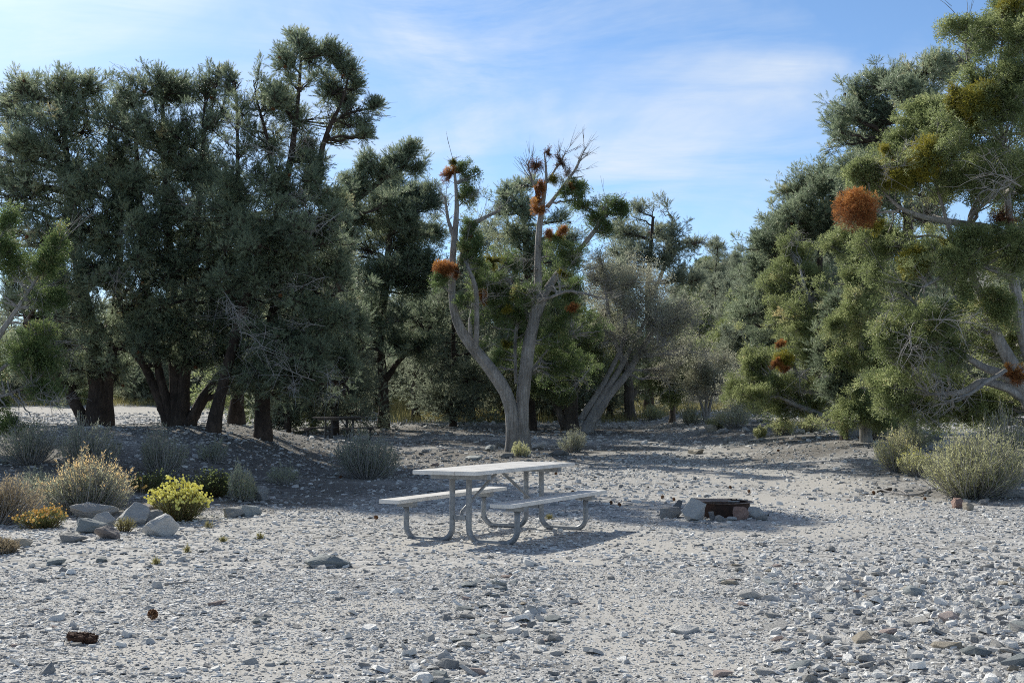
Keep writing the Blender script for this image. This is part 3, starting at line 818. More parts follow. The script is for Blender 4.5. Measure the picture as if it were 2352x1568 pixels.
# dark pinyon behind it, pale pinyon right of it, grey mountain mahogany
GB = 'pinyon pines behind the campsite'
px_tree('pinyon_pine', 'dark pinyon pine with pointed top rising directly behind the forked silver juniper', 1214, 43,
    [[(1216, 965, 13), (1214, 800, 11), (1212, 600, 8), (1196, 430, 3)]],
    [(1190, 432, 26, 24), (1160, 462, 32, 26), (1150, 490, 26, 22), (1208, 488, 44, 42), (1172, 535, 44, 34), (1292, 508, 20, 30), (1312, 548, 34, 34), (1190, 605, 52, 42), (1250, 595, 46, 46),
     (1300, 615, 40, 36), (1150, 640, 46, 36), (1205, 700, 70, 46), (1290, 700, 60, 50), (1120, 720, 50, 50), (1180, 790, 70, 50), (1290, 800, 60, 50), (1340, 830, 50, 50), (1250, 850, 50, 30), (1120, 820, 46, 40)], 'pinyon_mid', 8, group=GB, spread=2, cones=2)
px_tree('pinyon_pine', 'pale hazy pinyon pine with thin open crown, behind the grey leafless thicket', 1490, 56,
    [[(1490, 945, 10), (1492, 800, 9), (1488, 650, 7), (1500, 500, 3)], [(1490, 700, 5), (1530, 600, 4), (1545, 500, 2)], [(1545, 580, 3), (1590, 560, 2), (1616, 556, 1)]],
    [(1450, 496, 34, 24), (1500, 478, 26, 18), (1532, 486, 26, 24), (1440, 535, 42, 34), (1500, 535, 42, 32), (1550, 540, 32, 32), (1420, 590, 40, 32), (1480, 590, 56, 40), (1545, 600, 40, 32), (1595, 562, 22, 10), (1440, 650, 56, 46), (1530, 660, 50, 46), (1580, 640, 30, 26)],
    'pinyon_back', 9, group=GB, spread=1.5, dens=.8)
px_tree('mountain_mahogany', 'grey twiggy mountain mahogany with leaning bleached stems, right of the forked silver juniper', 1342, 42,
    [[(1340, 968, 10), (1375, 925, 8), (1415, 862, 7), (1448, 800, 5), (1500, 700, 3)], [(1335, 962, 8), (1382, 890, 6.5), (1412, 830, 5.5), (1438, 770, 5), (1430, 660, 3)],
     [(1348, 968, 10), (1400, 905, 9), (1440, 860, 8), (1475, 800, 6), (1530, 720, 4)], [(1470, 810, 7), (1500, 760, 5), (1570, 690, 3)], [(1430, 830, 6), (1400, 750, 5), (1390, 640, 3)]],
    [(1400, 660, 56, 46), (1380, 620, 36, 34), (1450, 640, 46, 40), (1445, 710, 64, 52), (1500, 740, 64, 52), (1545, 760, 52, 52), (1430, 775, 56, 42), (1570, 810, 40, 46), (1500, 680, 50, 40), (1480, 810, 50, 36), (1560, 720, 36, 36), (1390, 720, 40, 40), (1370, 780, 36, 36), (1530, 850, 40, 32)],
    'mahogany', 10, dead=26, spread=1.5, dens=.8)
px_tree('juniper', 'stocky brown-barked juniper trunk at the foot of the leaning grey mahogany stems', 1312, 42.6,
    [[(1312, 968, 17), (1314, 900, 16), (1306, 850, 12), (1310, 760, 7)], [(1300, 965, 9), (1272, 915, 9), (1240, 890, 5)]],
    [(1330, 790, 46, 40), (1385, 760, 46, 40), (1300, 850, 46, 30), (1360, 820, 40, 30), (1250, 890, 40, 24), (1290, 910, 30, 20)], 'juniper_mid', 12)
px_tree('juniper', 'small dark green juniper with low dense crown at the clearing edge, beyond the fire ring', 1545, 45,
    [[(1545, 968, 7), (1545, 900, 6), (1546, 840, 4)]], [(1545, 830, 36, 34), (1530, 870, 36, 30), (1565, 880, 36, 30), (1550, 800, 26, 26), (1540, 910, 26, 18)], 'juniper_mid', 13, dens=1.2)
px_tree('juniper', 'reddish-barked juniper trunk with side limb, left of the small dark green juniper', 1446, 50,
    [[(1447, 958, 12), (1446, 900, 11), (1440, 850, 9), (1430, 790, 5)], [(1452, 910, 6), (1478, 870, 5), (1490, 840, 3)]],
    [(1430, 800, 46, 36), (1480, 820, 40, 30), (1400, 830, 36, 26), (1450, 770, 40, 26)], 'juniper_mid', 14)
for k, (bx, Y, ln) in enumerate([(993, 52, 14), (1090, 60, -8), (1015, 58, 6), (955, 50, 5), (1052, 66, 4)]):
    b = 944 - (Y - 52)
    px_tree('pinyon_pine', ['shadowed pinyon trunk in the dry meadow, left of the forked juniper', 'thin pinyon trunk in the far yellow meadow, just left of the forked juniper',
        'slim pinyon deep in the shaded grove beyond the dry meadow', 'dark stub-branched pinyon just right of the second table\'s pine', 'slim pinyon with bare lower stem farthest back in the grove'][k], bx, Y,
        [[(bx, b, 9), (bx, 860, 8), (bx + ln, 780, 6), (bx + ln, 680, 3)], [(bx, 890, 4), (bx + 40, 850, 3), (bx + 70, 840, 2)]],
        [(bx - 40, 800, 44, 34), (bx + 30, 790, 44, 32), (bx - 10, 740, 56, 36), (bx + 10, 690, 44, 36), (bx + 60, 830, 36, 22), (bx - 50, 850, 36, 20)], 'pinyon_back', 20 + k, group=GB)

# ------------------------------------------------------------------ trees on the right
px_tree('juniper', 'massive juniper at the right edge, pale twisted limbs, large orange and olive mistletoe balls', 2405, 22,
    [[(2405, 1040, 23.8), (2375, 930, 19.6), (2345, 870, 16.8), (2300, 790, 12.6), (2268, 715, 10.5), (2240, 640, 7.7), (2190, 560, 4.9), (2150, 420, 2.8)],
     [(2420, 1040, 23.8), (2385, 880, 18.2), (2352, 780, 14.0), (2330, 680, 12.6), (2325, 560, 9.8), (2310, 400, 6.3), (2290, 200, 3.5), (2310, 20, 1.4)],
     [(2378, 935, 12.6), (2320, 893, 11.2), (2249, 874, 8.4), (2215, 900, 6.3), (2135, 905, 3.5)],
     [(2368, 910, 12.6), (2300, 858, 11.2), (2266, 850, 9.1), (2202, 812, 6.3), (2145, 745, 3.5)],
     [(2335, 560, 9.8), (2290, 525, 9.1), (2200, 513, 7.7), (2120, 500, 6.3), (2065, 480, 4.2), (2030, 440, 2.1), (1985, 395, 1.4)],
     [(2310, 850, 5, -.6), (2262, 880, 4.5, -.8), (2230, 905, 3, -.9), (2170, 925, 1, -1)],
     [(2325, 640, 7.0), (2260, 610, 6.3, -.5), (2190, 620, 4.9, -.8), (2120, 660, 2.8, -1)],
     [(2300, 330, 4.9), (2250, 250, 4.2), (2220, 130, 2.8), (2215, 60, 1.4)], [(2065, 485, 2.8), (2020, 490, 2.8), (1980, 470, 2.1)]],
    [(2000, 375, 50, 38, 0), (1975, 415, 34, 34, .2), (2080, 410, 52, 44), (2150, 355, 56, 52), (2060, 345, 44, 40), (2135, 270, 52, 52), (2200, 300, 56, 56), (2280, 360, 64, 60), (2240, 215, 50, 42),
     (2330, 260, 60, 60), (2300, 150, 50, 48), (2262, 92, 40, 34), (2215, 70, 22, 28), (2222, 112, 28, 18), (2330, 70, 48, 48), (2325, 10, 46, 34), (2075, 560, 56, 50, .5), (2015, 565, 46, 50, .8),
     (2150, 480, 50, 40, .5), (2250, 445, 62, 52), (2330, 440, 60, 60), (2040, 650, 56, 52, .5), (2120, 640, 62, 50), (2205, 590, 56, 50), (2300, 600, 56, 46, .5), (2060, 735, 56, 54, .2),
     (2140, 735, 56, 48), (2225, 720, 50, 42, .8), (2020, 805, 36, 50, 0), (2085, 825, 52, 46), (2150, 870, 52, 32, .6), (2040, 885, 46, 42, .3), (2215, 920, 60, 32, .8), (2300, 935, 60, 34, .9),
     (2105, 935, 56, 34, .5), (2330, 700, 46, 50, .9), (2260, 800, 50, 40, 1), (2330, 790, 46, 46, 1.1), (2400, 500, 60, 100), (2420, 300, 70, 120), (2430, 750, 70, 110, 1), (2180, 960, 60, 24, .6), (2270, 965, 50, 24, .8), (2310, 250, 46, 44, -1), (2300, 330, 46, 42, -1.1), (2335, 180, 40, 44, -1), (2285, 430, 46, 40, -.9), (2335, 400, 40, 50, -1.2), (2335, 570, 40, 44, -1), (2250, 560, 44, 38, -.9), (2335, 100, 36, 40, -.8), (2290, 720, 40, 30, -.3), (2120, 780, 44, 34, -.4), (2180, 830, 44, 34, -.3), (2190, 670, 44, 36, -.6)],
    'juniper', 30, dead=22, dens=1.15, depth=1.15, spread=1.0, trunk_k=22, flute=.15,
    mist=[(1966, 482, 58, 52, -.5, OR, 'largest orange brown mistletoe ball'), (2252, 230, 60, 54, -.9, OL, 'broad yellow olive mistletoe ball'), (2192, 235, 30, 40, -.8, OL, MY), (2130, 365, 48, 56, -.7, OL, MY), (2062, 412, 42, 30, -.5, OL, MY),
          (2096, 600, 40, 42, -.6, OL, MY), (2300, 502, 36, 30, -.6, BR, MB), (2325, 862, 28, 20, -.2, OR, MO), (2180, 560, 20, 20, -.5, OL, MY), (2235, 285, 30, 26, -.8, OL, MY), (2015, 520, 22, 16, -.3, OL, MY), (2325, 15, 40, 26, -.6, OL, MY), (2330, 160, 26, 30, -.6, BR, MB), (2040, 350, 20, 24, -.3, OL, MY)])
px_tree('pinyon_pine', 'tall blue-green pinyon pine standing behind the massive juniper at the right', 2085, 30,
    [[(2080, 1000, 20), (2090, 700, 15), (2085, 450, 9), (2100, 180, 3)]],
    [(2015, 190, 36, 32), (2080, 182, 40, 34), (2138, 160, 38, 34), (2190, 170, 40, 38), (1958, 270, 42, 42), (1945, 330, 34, 34), (2028, 265, 56, 52), (2110, 245, 60, 60), (2005, 345, 62, 40), (1975, 215, 34, 34), (2090, 350, 70, 60), (2170, 260, 60, 60),
     (2040, 450, 70, 60), (2130, 500, 70, 70), (2000, 540, 60, 60), (2080, 650, 70, 70), (2000, 680, 60, 60), (2150, 760, 70, 70), (1950, 390, 44, 36), (1930, 310, 26, 36), (2000, 420, 56, 46), (1985, 280, 44, 44), (2060, 220, 46, 40), (2020, 320, 50, 44)], 'pinyon_mid', 31, group='pinyon pines on the right', spread=1.6, cones=6, dens=1.3)
px_tree('pinyon_pine', 'dense pinyon with ragged left edge stepping down the skyline toward the hill', 1868, 37,
    [[(1868, 985, 15), (1872, 800, 12), (1880, 600, 9), (1890, 410, 3)]],
    [(1890, 405, 38, 30), (1855, 440, 36, 34), (1812, 478, 34, 30), (1920, 470, 46, 46), (1782, 520, 34, 30), (1850, 520, 62, 52), (1935, 560, 46, 46), (1765, 580, 38, 38), (1820, 610, 66, 56), (1895, 640, 66, 56), (1752, 660, 44, 46), (1820, 705, 66, 56),
     (1730, 740, 40, 52), (1890, 740, 60, 52), (1770, 790, 56, 46), (1758, 555, 36, 34), (1792, 500, 36, 34), (1830, 455, 36, 34), (1868, 420, 36, 32), (1905, 420, 40, 36), (1935, 440, 40, 40, -1), (1900, 500, 50, 46), (1820, 560, 50, 46), (1870, 580, 56, 46), (1780, 610, 46, 40), (1945, 510, 44, 44), (1740, 620, 34, 36), (1725, 690, 34, 40)], 'pinyon_mid', 32, group='pinyon pines on the right', spread=1.6, cones=5, dens=1.4)
px_tree('juniper', 'bushy olive juniper closing the gap between the ragged pinyon and the massive juniper', 1985, 27.5,
    [[(1990, 1010, 12), (1985, 900, 9), (1975, 760, 6), (1970, 620, 3)]],
    [(1985, 600, 44, 40, .2), (1960, 650, 44, 42, 0), (2005, 690, 44, 42, .3), (1965, 740, 44, 40, -.2), (2010, 790, 44, 44, .2), (1975, 830, 44, 36, 0), (2020, 880, 44, 36, .2), (1990, 920, 46, 32, 0), (2050, 940, 44, 26, .3), (1950, 560, 36, 36, .6), (1990, 962, 44, 24, -.4), (2035, 968, 40, 22, -.2), (1955, 958, 30, 22, -.3)], 'juniper', 39, dens=1.1)
px_tree('juniper', 'yellow-green juniper with long dark limb sweeping low to the left over the gravel edge', 1964, 31,
    [[(1966, 1005, 15), (1950, 940, 13), (1932, 880, 9), (1895, 780, 6), (1850, 660, 3)], [(1963, 985, 9), (1918, 966, 8), (1850, 938, 6), (1788, 910, 3)], [(1950, 950, 7), (1900, 905, 5), (1840, 900, 3)], [(1970, 960, 10), (2010, 900, 8), (2030, 820, 5)]],
    [(1785, 795, 52, 44, .6), (1850, 825, 56, 46), (1748, 875, 44, 34), (1830, 890, 56, 32), (1800, 730, 56, 46, .8), (1860, 740, 50, 46), (1750, 920, 36, 22), (1790, 660, 40, 46, 1), (1740, 790, 36, 36, .6), (1880, 900, 40, 26), (1980, 900, 40, 36, 1), (2010, 850, 40, 40, 1), (1835, 600, 40, 40, 1), (1960, 850, 30, 30, .5), (1810, 560, 36, 36, 1), (1870, 680, 44, 40, .6), (1730, 840, 36, 34, .5), (1800, 930, 50, 22, .5), (1860, 940, 50, 24, .6), (1900, 830, 40, 40, .4), (1700, 900, 36, 26, .6)],
    'juniper', 33, dead=5, spread=.8, mist=[(1800, 825, 24, 26, -.6, OL, MY), (1783, 832, 14, 12, -.8, OR, MO), (1803, 845, 13, 9, -.8, OR, MO), (1795, 790, 12, 12, -.7, OR, MO)])
px_tree('pinyon_pine', 'bright soft-needled young pinyon in front of the low sweeping juniper limb, left of massive juniper', 1935, 28.5,
    [[(1940, 1005, 8), (1938, 920, 7), (1940, 820, 5), (1955, 710, 2)]],
    [(1925, 790, 42, 46, -.3), (1955, 725, 42, 36, -.2), (1920, 850, 38, 42, -.4), (1968, 800, 34, 42, 0), (1975, 680, 32, 28, .2), (1945, 880, 34, 30), (1985, 740, 26, 30), (1915, 905, 34, 26, -.3), (1950, 930, 34, 24, -.2), (1900, 830, 28, 30, -.3)], 'pinyon', 34, group='pinyon pines on the right', depth=1.1, dens=1.2)
px_tree('pinyon_pine', 'small rounded blue-green pinyon at the foot of the bare gravel slope', 1690, 47,
    [[(1688, 965, 7), (1690, 880, 6), (1692, 780, 3)]], [(1690, 730, 28, 26), (1680, 770, 36, 36), (1705, 790, 30, 36), (1690, 820, 36, 30), (1725, 830, 30, 30)], 'pinyon_back', 35, group='pinyon pines on the right', dens=1.5)
px_tree('mountain_mahogany', 'tall loose olive shrub with slender grey stems, right of the small dark green juniper', 1622, 43,
    [[(1620, 985, 4), (1612, 930, 3), (1596, 880, 2)], [(1625, 985, 4), (1632, 920, 3), (1650, 860, 2)], [(1622, 985, 4), (1622, 900, 3), (1618, 850, 2)]],
    [(1615, 860, 36, 30), (1650, 880, 36, 30), (1590, 890, 30, 30), (1630, 910, 36, 30), (1675, 900, 30, 36), (1660, 850, 26, 26)], 'mahogany', 36, dens=1.5)
px_tree('mountain_mahogany', 'olive green bushy thicket below the small rounded pinyon at the gravel edge', 1702, 40,
    [[(1700, 985, 4), (1690, 930, 3), (1680, 880, 2)], [(1704, 985, 4), (1715, 930, 3), (1730, 880, 2)]],
    [(1690, 890, 36, 30), (1725, 900, 36, 30), (1700, 930, 40, 26), (1740, 940, 30, 22), (1760, 900, 30, 30)], 'mahogany', 37, dens=1.5)
# far-left juniper reaching into the picture
px_tree('juniper', 'bright green juniper sprays leaning in from the left edge before the shaded pines', -125, 21.5,
    [[(-125, 1120, 17), (-100, 980, 14), (-50, 850, 9), (5, 760, 6), (60, 680, 4), (105, 610, 2.5), (135, 560, 1.5)], [(-110, 980, 10), (-90, 800, 8), (-50, 640, 5), (10, 530, 2)], [(-60, 880, 6), (0, 850, 4.5), (60, 800, 3), (105, 780, 2)], [(-80, 930, 6), (20, 905, 4), (80, 880, 2)]],
    [(133, 560, 9, 20, 0), (122, 600, 15, 18, 0), (98, 630, 17, 17, 0), (18, 515, 18, 28, 0), (12, 590, 26, 36, 0), (58, 665, 24, 26, 0), (10, 680, 36, 38, 0), (88, 700, 20, 20, 0), (20, 755, 38, 34, 0), (80, 765, 28, 28, 0), (48, 825, 42, 32, 0), (98, 835, 24, 20, 0), (5, 880, 40, 34, 0), (74, 885, 38, 26, 0),
     (45, 930, 40, 20, 0), (-40, 700, 46, 46, 0), (-45, 600, 40, 40, 0), (-50, 800, 46, 46, 0), (130, 690, 10, 10, 0), (15, 935, 46, 34, 0), (70, 955, 40, 26, 0), (30, 985, 46, 24, -.3), (-30, 930, 50, 40, 0), (60, 860, 40, 34, .2), (30, 640, 26, 30, 0), (50, 740, 34, 30, .1), (60, 800, 34, 30, .1), (100, 905, 26, 20, 0)],
    'juniper_green', 38, dead=3, dens=1.6, spread=.5, depth=1.0)

# ------------------------------------------------------------------ far trees: a few shapes, copied
def far_tree(name, label, seed, H, sp, R, loc, group):
    rng = np.random.default_rng(seed)
    tr = [[(0, 0, 0, .12), (rng.normal(0, .15), 0, H * .4, .085), (rng.normal(0, .2), 0, H * .9, .03)]]
    lobes = []
    n = 15
    for i in range(n):
        f = (i + .5) / n
        z = H * (.10 + .86 * f)
        rr = R * (1.0 - .75 * f ** 1.6)
        a = i * 2.4 + rng.uniform(-.4, .4)
        q = rr * rng.uniform(.35, .75)
        s = R * (.5 - .25 * f) * rng.uniform(.85, 1.2)
        lobes.append((q * math.cos(a), q * math.sin(a), z, s, s * .8))
    return build_tree(name, label, Vector(loc), tr, lobes, sp, seed, group=group, trunk_k=7)


SP['far_pinyon'] = dict(t='pinyon_far', m='pinyon_far', b='bark_pin', subs=24, sh=14, sc=.8, up=.4, grp=.26, gsc=1.8)
SP['far_juniper'] = dict(t='juniper_far', m='juniper', b='bark_old', subs=24, sh=14, sc=.75, up=.3, grp=.26, gsc=1.8)
GH, GV = 'small trees on the wooded hillside', 'trees across the flat behind the campsite'
LH = {'p': 'small blue-green pinyon dotted over the distant wooded hillside', 'j': 'small yellow-green juniper dotted over the distant wooded hillside'}
LV = {'p': 'pinyon glimpsed in the deep background grove behind the nearer trunks', 'j': 'juniper glimpsed in the deep background grove behind the nearer trunks'}
spots = []
rngf = np.random.default_rng(77)
# skyline and face of the hill
for (px, Y) in [(1652, 128), (1690, 120), (1722, 118), (1752, 112), (1600, 150), (1625, 140), (1660, 104), (1700, 96), (1645, 93), (1678, 88), (1730, 90), (1585, 120), (1610, 105), (1560, 110), (1575, 92), (1715, 72), (1750, 78), (1790, 96), (1780, 70), (1600, 84),
                (1540, 130), (1520, 100), (1640, 112), (1820, 110), (1675, 140), (1705, 150), (1740, 140), (1560, 140), (1590, 98), (1622, 122)]:
    spots.append((at(px, 900, Y).x, Y, 'h'))
for i in range(900):
    px = rngf.uniform(-250, 2500); Y = rngf.uniform(54, 150) if px > 1350 else rngf.uniform(52, 105)
    x = at(px, 900, Y).x
    zone = 'h' if (x > 6 and Y > 58) else 'v'
    if 1590 < px < 1695 and Y < 86: continue                            # bare slope
    if px < 560 and Y < 69: continue                                    # sunlit road
    if zone == 'v' and Y < 60 and -30 < x < 4 and rngf.uniform() < .7: continue
    if 900 < px < 1150 and Y < 66: continue
    if any((x - a) ** 2 + (Y - b) ** 2 < ((3.3 if zone == 'h' else 2.6) + .018 * Y) ** 2 for a, b, _ in spots): continue
    spots.append((x, Y, zone))
    if len(spots) > 170: break
for px, Y in [(-60, 72), (90, 74), (180, 71), (290, 76), (360, 73), (470, 71), (530, 75), (600, 42), (660, 40), (720, 43), (770, 40), (40, 80), (420, 80), (240, 82), (1085, 50), (1150, 52), (1270, 50), (1040, 46), (1400, 52), (1330, 56)]:
    spots.append((at(px, 900, Y).x, Y, 'v'))
protos = {}
for i, (x, y, zone) in enumerate(spots):
    kind = 'p' if rngf.uniform() < .65 else 'j'
    var = int(rngf.integers(0, 3))
    key = (kind, var)
    lab = (LH if zone == 'h' else LV)[kind]; grp = GH if zone == 'h' else GV
    loc = (x, y, gzf(x, y) - .1)
    if key not in protos:
        if kind == 'p':
            o = far_tree('pinyon_pine', lab, 100 + var, [6.2, 5.2, 7.0][var], 'far_pinyon', [2.0, 2.1, 2.0][var], loc, grp)
        else:
            o = far_tree('juniper', lab, 120 + var, [4.6, 5.4, 4.0][var], 'far_juniper', [1.9, 1.8, 2.0][var], loc, grp)
        protos[key] = o
    else:
        o = copy_tree(protos[key])
        o.location = loc
        o['label'] = lab; o['group'] = grp
    o.rotation_euler = (0, 0, float(rngf.uniform(0, 6.28)))
    s = float(rngf.uniform(.75, 1.15)) * (1.0 if zone == 'h' else 1.1)
    if i < 8: s = [1.05, .8, .75, 1.1, .7, .8, .9, .9][i]
    o.scale = (s, s, s * float(rngf.uniform(.9, 1.15)))

# ------------------------------------------------------------------ shrubs
def shrub(name, label, base, w, h, n, mat, seed, leaf=(.038, .009), m=26, lean=(0, 0), tip=0.0, tipn=1.0, f0=.25, group=None, stemmat='greytwig', erect=1.0, cat='shrub', tintb=.32, flowers=None, heads=0, headmat=None, headr=.011, core=.0):
    rng = np.random.default_rng(seed)
    root = empty(name, base)
    tag(root, label, cat, group)
    if n > 50: n = int(n * 1.35); m = int(m * 1.25)
    a = rng.uniform(0, 6.283, n); u = rng.uniform(0, 1, n) ** .55
    ph = rng.uniform(0, 6.28, 3)
    R = w * .5 * (1 + .16 * np.sin(a + ph[0]) + .14 * np.sin(2 * a + ph[1]) + .10 * np.sin(5 * a + ph[2]))
    S_ = np.stack([np.cos(a) * u * R * .22, np.sin(a) * u * R * .22, np.full(n, -.03)], 1)
    hh = h * (1 - .42 * u ** 2.2) * np.clip(rng.normal(.86, .15, n), .3, 1.12) * (1 + .12 * np.sin(a + ph[1]))
    E = np.stack([np.cos(a) * u * R + lean[0], np.sin(a) * u * R + lean[1], hh], 1)
    Mi = S_ + (E - S_) * np.array([.62, .62, .38]); Mi[:, 2] *= (1.0 if erect >= 1 else .8)
    Mi += rng.normal(0, .085, (n, 3)) * w
    Ps = bezier(S_, Mi, E, 8)
    T = Tubes()
    T.add(Ps, np.tile(np.linspace(.0065, .0018, 8), (n, 1)) * (.7 + .6 * h), 4)
    link_mesh('stems', T.mesh('stems', M[stemmat]), root)
    f = rng.uniform(f0, 1.0, (n, m)) ** .8
    fi = f * 7; i0 = np.clip(fi.astype(int), 0, 6); fr = (fi - i0)[..., None]
    rows = np.arange(n)[:, None]
    pos = Ps[rows, i0] * (1 - fr) + Ps[rows, i0 + 1] * fr
    tg = Ps[rows, i0 + 1] - Ps[rows, i0]; tg /= np.linalg.norm(tg, axis=2, keepdims=True) + 1e-9
    side = rng.normal(size=(n, m, 3))
    pos = pos + side * .030 * (1.15 - f[..., None]) * (.6 + h)
    d = tg * .9 + side * .5; d /= np.linalg.norm(d, axis=2, keepdims=True)
    ln = leaf[0] * rng.uniform(.6, 1.3, (n, m)); wd = leaf[1]
    s = np.cross(d, rng.normal(size=(n, m, 3))); s /= np.linalg.norm(s, axis=2, keepdims=True) + 1e-9
    V = np.stack([pos + s * wd * .5, pos - s * wd * .5, pos + d * ln[..., None]], 2).reshape(-1, 3)
    tt = tintb + rng.normal(0, .09, (n, m)) + rng.normal(0, .06, (n, 1)) + .14 * (f - .6)
    if tip > 0:
        isf = (rng.uniform(size=(n, 1)) < tipn)
        if flowers is not None:
            isf = isf & (flowers(E)[:, None] > rng.uniform(size=(n, 1)))
        tt = tt + isf * np.clip((f - .72) / .22, 0, 1) * tip
    link_mesh('foliage', np_mesh('foliage', V, tris=np.arange(len(V)).reshape(-1, 3), tint=np.repeat(tt.reshape(-1), 3), mat=M[mat]), root)
    if heads:
        bm = bmesh.new(); bmesh.ops.create_icosphere(bm, subdivisions=1, radius=1)
        bv = np.array([v.co[:] for v in bm.verts]); bf = np.array([[v.index for v in fc.verts] for fc in bm.faces]); bm.free()
        pick = rng.integers(0, n, heads)
        c = E[pick] + rng.normal(0, .028, (heads, 3)) * np.array([1, 1, .7]); c[:, 2] += .01
        rr = headr * rng.uniform(.6, 1.25, heads)
        V = c[:, None] + bv[None] * rr[:, None, None] * (1 + rng.normal(0, .16, (heads, len(bv), 1)))
        Fc = (bf[None] + (np.arange(heads) * len(bv))[:, None, None]).reshape(-1, 3)
        th = .5 + rng.normal(0, .2, (heads, 1)) + rng.normal(0, .1, (heads, len(bv)))
        link_mesh('blossoms', np_mesh('blossoms', V.reshape(-1, 3), tris=Fc, tint=th.reshape(-1), mat=M[headmat]), root)
    return root


def sh(name, label, px, py, wpx, hpx, n, mat, seed, **kw):
    g = ground_at(px, py)
    k = g.y / F
    lean = kw.pop('lean', (0, 0))
    w, h = wpx * k, hpx * k
    return shrub(name, label, g, w, h, n, mat, seed, lean=(lean[0] * w, lean[1] * w), **kw)


sh('sagebrush', 'rounded sunlit sagebrush with orange-tan flower spikes along its top, left foreground', 192, 1178, 225, 128, 330, 'sage', 1, m=34, tip=.55, tipn=.97, leaf=(.034, .008), flowers=lambda E: np.clip(.75 + E[:, 0] * .8 + (E[:, 2] - .45) * .9, 0, 1))
sh('sagebrush', 'shaded sagebrush with upright pale stems right behind the orange-tipped sagebrush', 195, 1082, 160, 120, 170, 'sage', 2, m=26)
sh('sagebrush', 'dull sagebrush in shade at the far left under the green juniper', 70, 1065, 150, 100, 150, 'sage', 3, m=24)
sh('sagebrush', 'shaded sagebrush at the foot of the multi-stemmed pinyon', 372, 1088, 130, 110, 130, 'sage', 4, m=24)
sh('sagebrush', 'wide blue-grey sagebrush in shade, hiding the legs of the second picnic table', 842, 1098, 190, 105, 260, 'sage', 5, m=28)
sh('sagebrush', 'small neat silvery sagebrush on the bank behind the yellow flower bush', 553, 1150, 76, 80, 110, 'sage', 6, m=30, tintb=.42)
sh('sagebrush', 'low sagebrush tuft at the edge of tree shade beside the dark trunks', 490, 1062, 70, 60, 60, 'sage', 7, m=22)
sh('sagebrush', 'sparse low sagebrush on the shaded bank below the low broad pinyon', 655, 1112, 90, 44, 60, 'sage', 8, m=22)
sh('dry_shrub', 'straw-coloured dry shrub cut off by the left edge, leaning right', -6, 1205, 140, 110, 170, 'dry', 9, m=26, lean=(.18, 0), tintb=.45, tip=.25)
sh('dry_shrub', 'dry tan twiggy mat on gravel at the left edge, nearest the camera', 5, 1270, 90, 34, 90, 'dry', 10, m=20, tintb=.35)
sh('sagebrush', 'green-grey sagebrush spikes between the dry leaning shrub and the orange-tipped sagebrush', 78, 1150, 80, 76, 70, 'sage', 11, m=26)
sh('buckwheat', 'bright pale-yellow flowering buckwheat bush beside the white boulders', 408, 1195, 150, 88, 150, 'greenleaf', 12, m=14, f0=.1, stemmat='redstem', heads=760, headmat='yellow', headr=.0145, cat='flower bush', tintb=.5)
sh('buckwheat', 'low amber-flowered buckwheat with grey leaves in front of the orange-tipped sagebrush', 100, 1212, 100, 46, 80, 'greenleaf', 13, m=16, f0=.0, stemmat='redstem', heads=190, headmat='amber', headr=.0125, cat='flower plant', tintb=.4)
sh('buckwheat', 'dark shaded green bush sprinkled with small yellow flowers behind the bright yellow bush', 492, 1140, 110, 62, 110, 'greenleaf', 14, m=22, stemmat='redstem', heads=130, headmat='yellow', headr=.012, cat='flower bush', tintb=.25)
sh('buckwheat', 'second shaded yellow-flecked plant below the fanned dark trunks', 345, 1130, 110, 50, 80, 'greenleaf', 15, m=20, stemmat='redstem', heads=60, headmat='yellow', headr=.012, cat='flower plant', tintb=.2)
sh('daisy', 'thin-stalked single orange daisy standing between sagebrush and yellow bush', 326, 1165, 10, 74, 5, 'greenleaf', 16, m=5, heads=5, headmat='amber', headr=.02, cat='flower')
sh('daisy', 'low orange-yellow daisy cluster on top of the white boulders', 346, 1188, 34, 26, 16, 'greenleaf', 17, m=10, heads=30, headmat='amber', headr=.017, cat='flower')
# right side
sh('rabbitbrush', 'large soft green-grey rabbitbrush at the right edge beside the gravel clearing', 2235, 1140, 250, 150, 420, 'sage_green', 20, m=34, leaf=(.042, .009), tip=.25, tipn=.4)
sh('rabbitbrush', 'tall bright green upright rabbitbrush at the right picture edge behind the large one', 2310, 1098, 180, 150, 260, 'sage_green', 21, m=32, leaf=(.04, .009), tintb=.36)
sh('rabbitbrush', 'smaller tan rabbitbrush with yellow flowers left of the large rabbitbrush', 2062, 1082, 105, 92, 200, 'sage_green', 22, m=28, tip=.4, heads=70, headmat='yellow', headr=.010, tintb=.42)
sh('rabbitbrush', 'yellow-flowered rabbitbrush tucked between the tan one and the large one', 2110, 1092, 90, 62, 120, 'sage_green', 23, m=24, heads=170, headmat='yellow', headr=.010, tintb=.42)
sh('rabbitbrush', 'pale bush at the juniper foot just right of the low sweeping limb', 2012, 1012, 70, 70, 130, 'sage_green', 24, m=24, tintb=.45)
sh('rabbitbrush', 'grey brush between pale bush and large rabbitbrush in juniper shade', 2095, 1032, 100, 62, 140, 'sage_green', 25, m=24)
sh('sagebrush', 'green young juniper sprig amid the rabbitbrush at the right edge', 2325, 1075, 70, 90, 60, 'greenleaf', 26, m=30, tintb=.2)
sh('sagebrush', 'pale yellow-green tuft growing at the foot of the forked juniper trunk', 1194, 1048, 48, 34, 90, 'sage_green', 27, m=22, tintb=.45)
sh('sagebrush', 'grey sagebrush in dappled shade just right of the forked juniper trunk', 1316, 1038, 66, 56, 110, 'sage', 28, m=24)
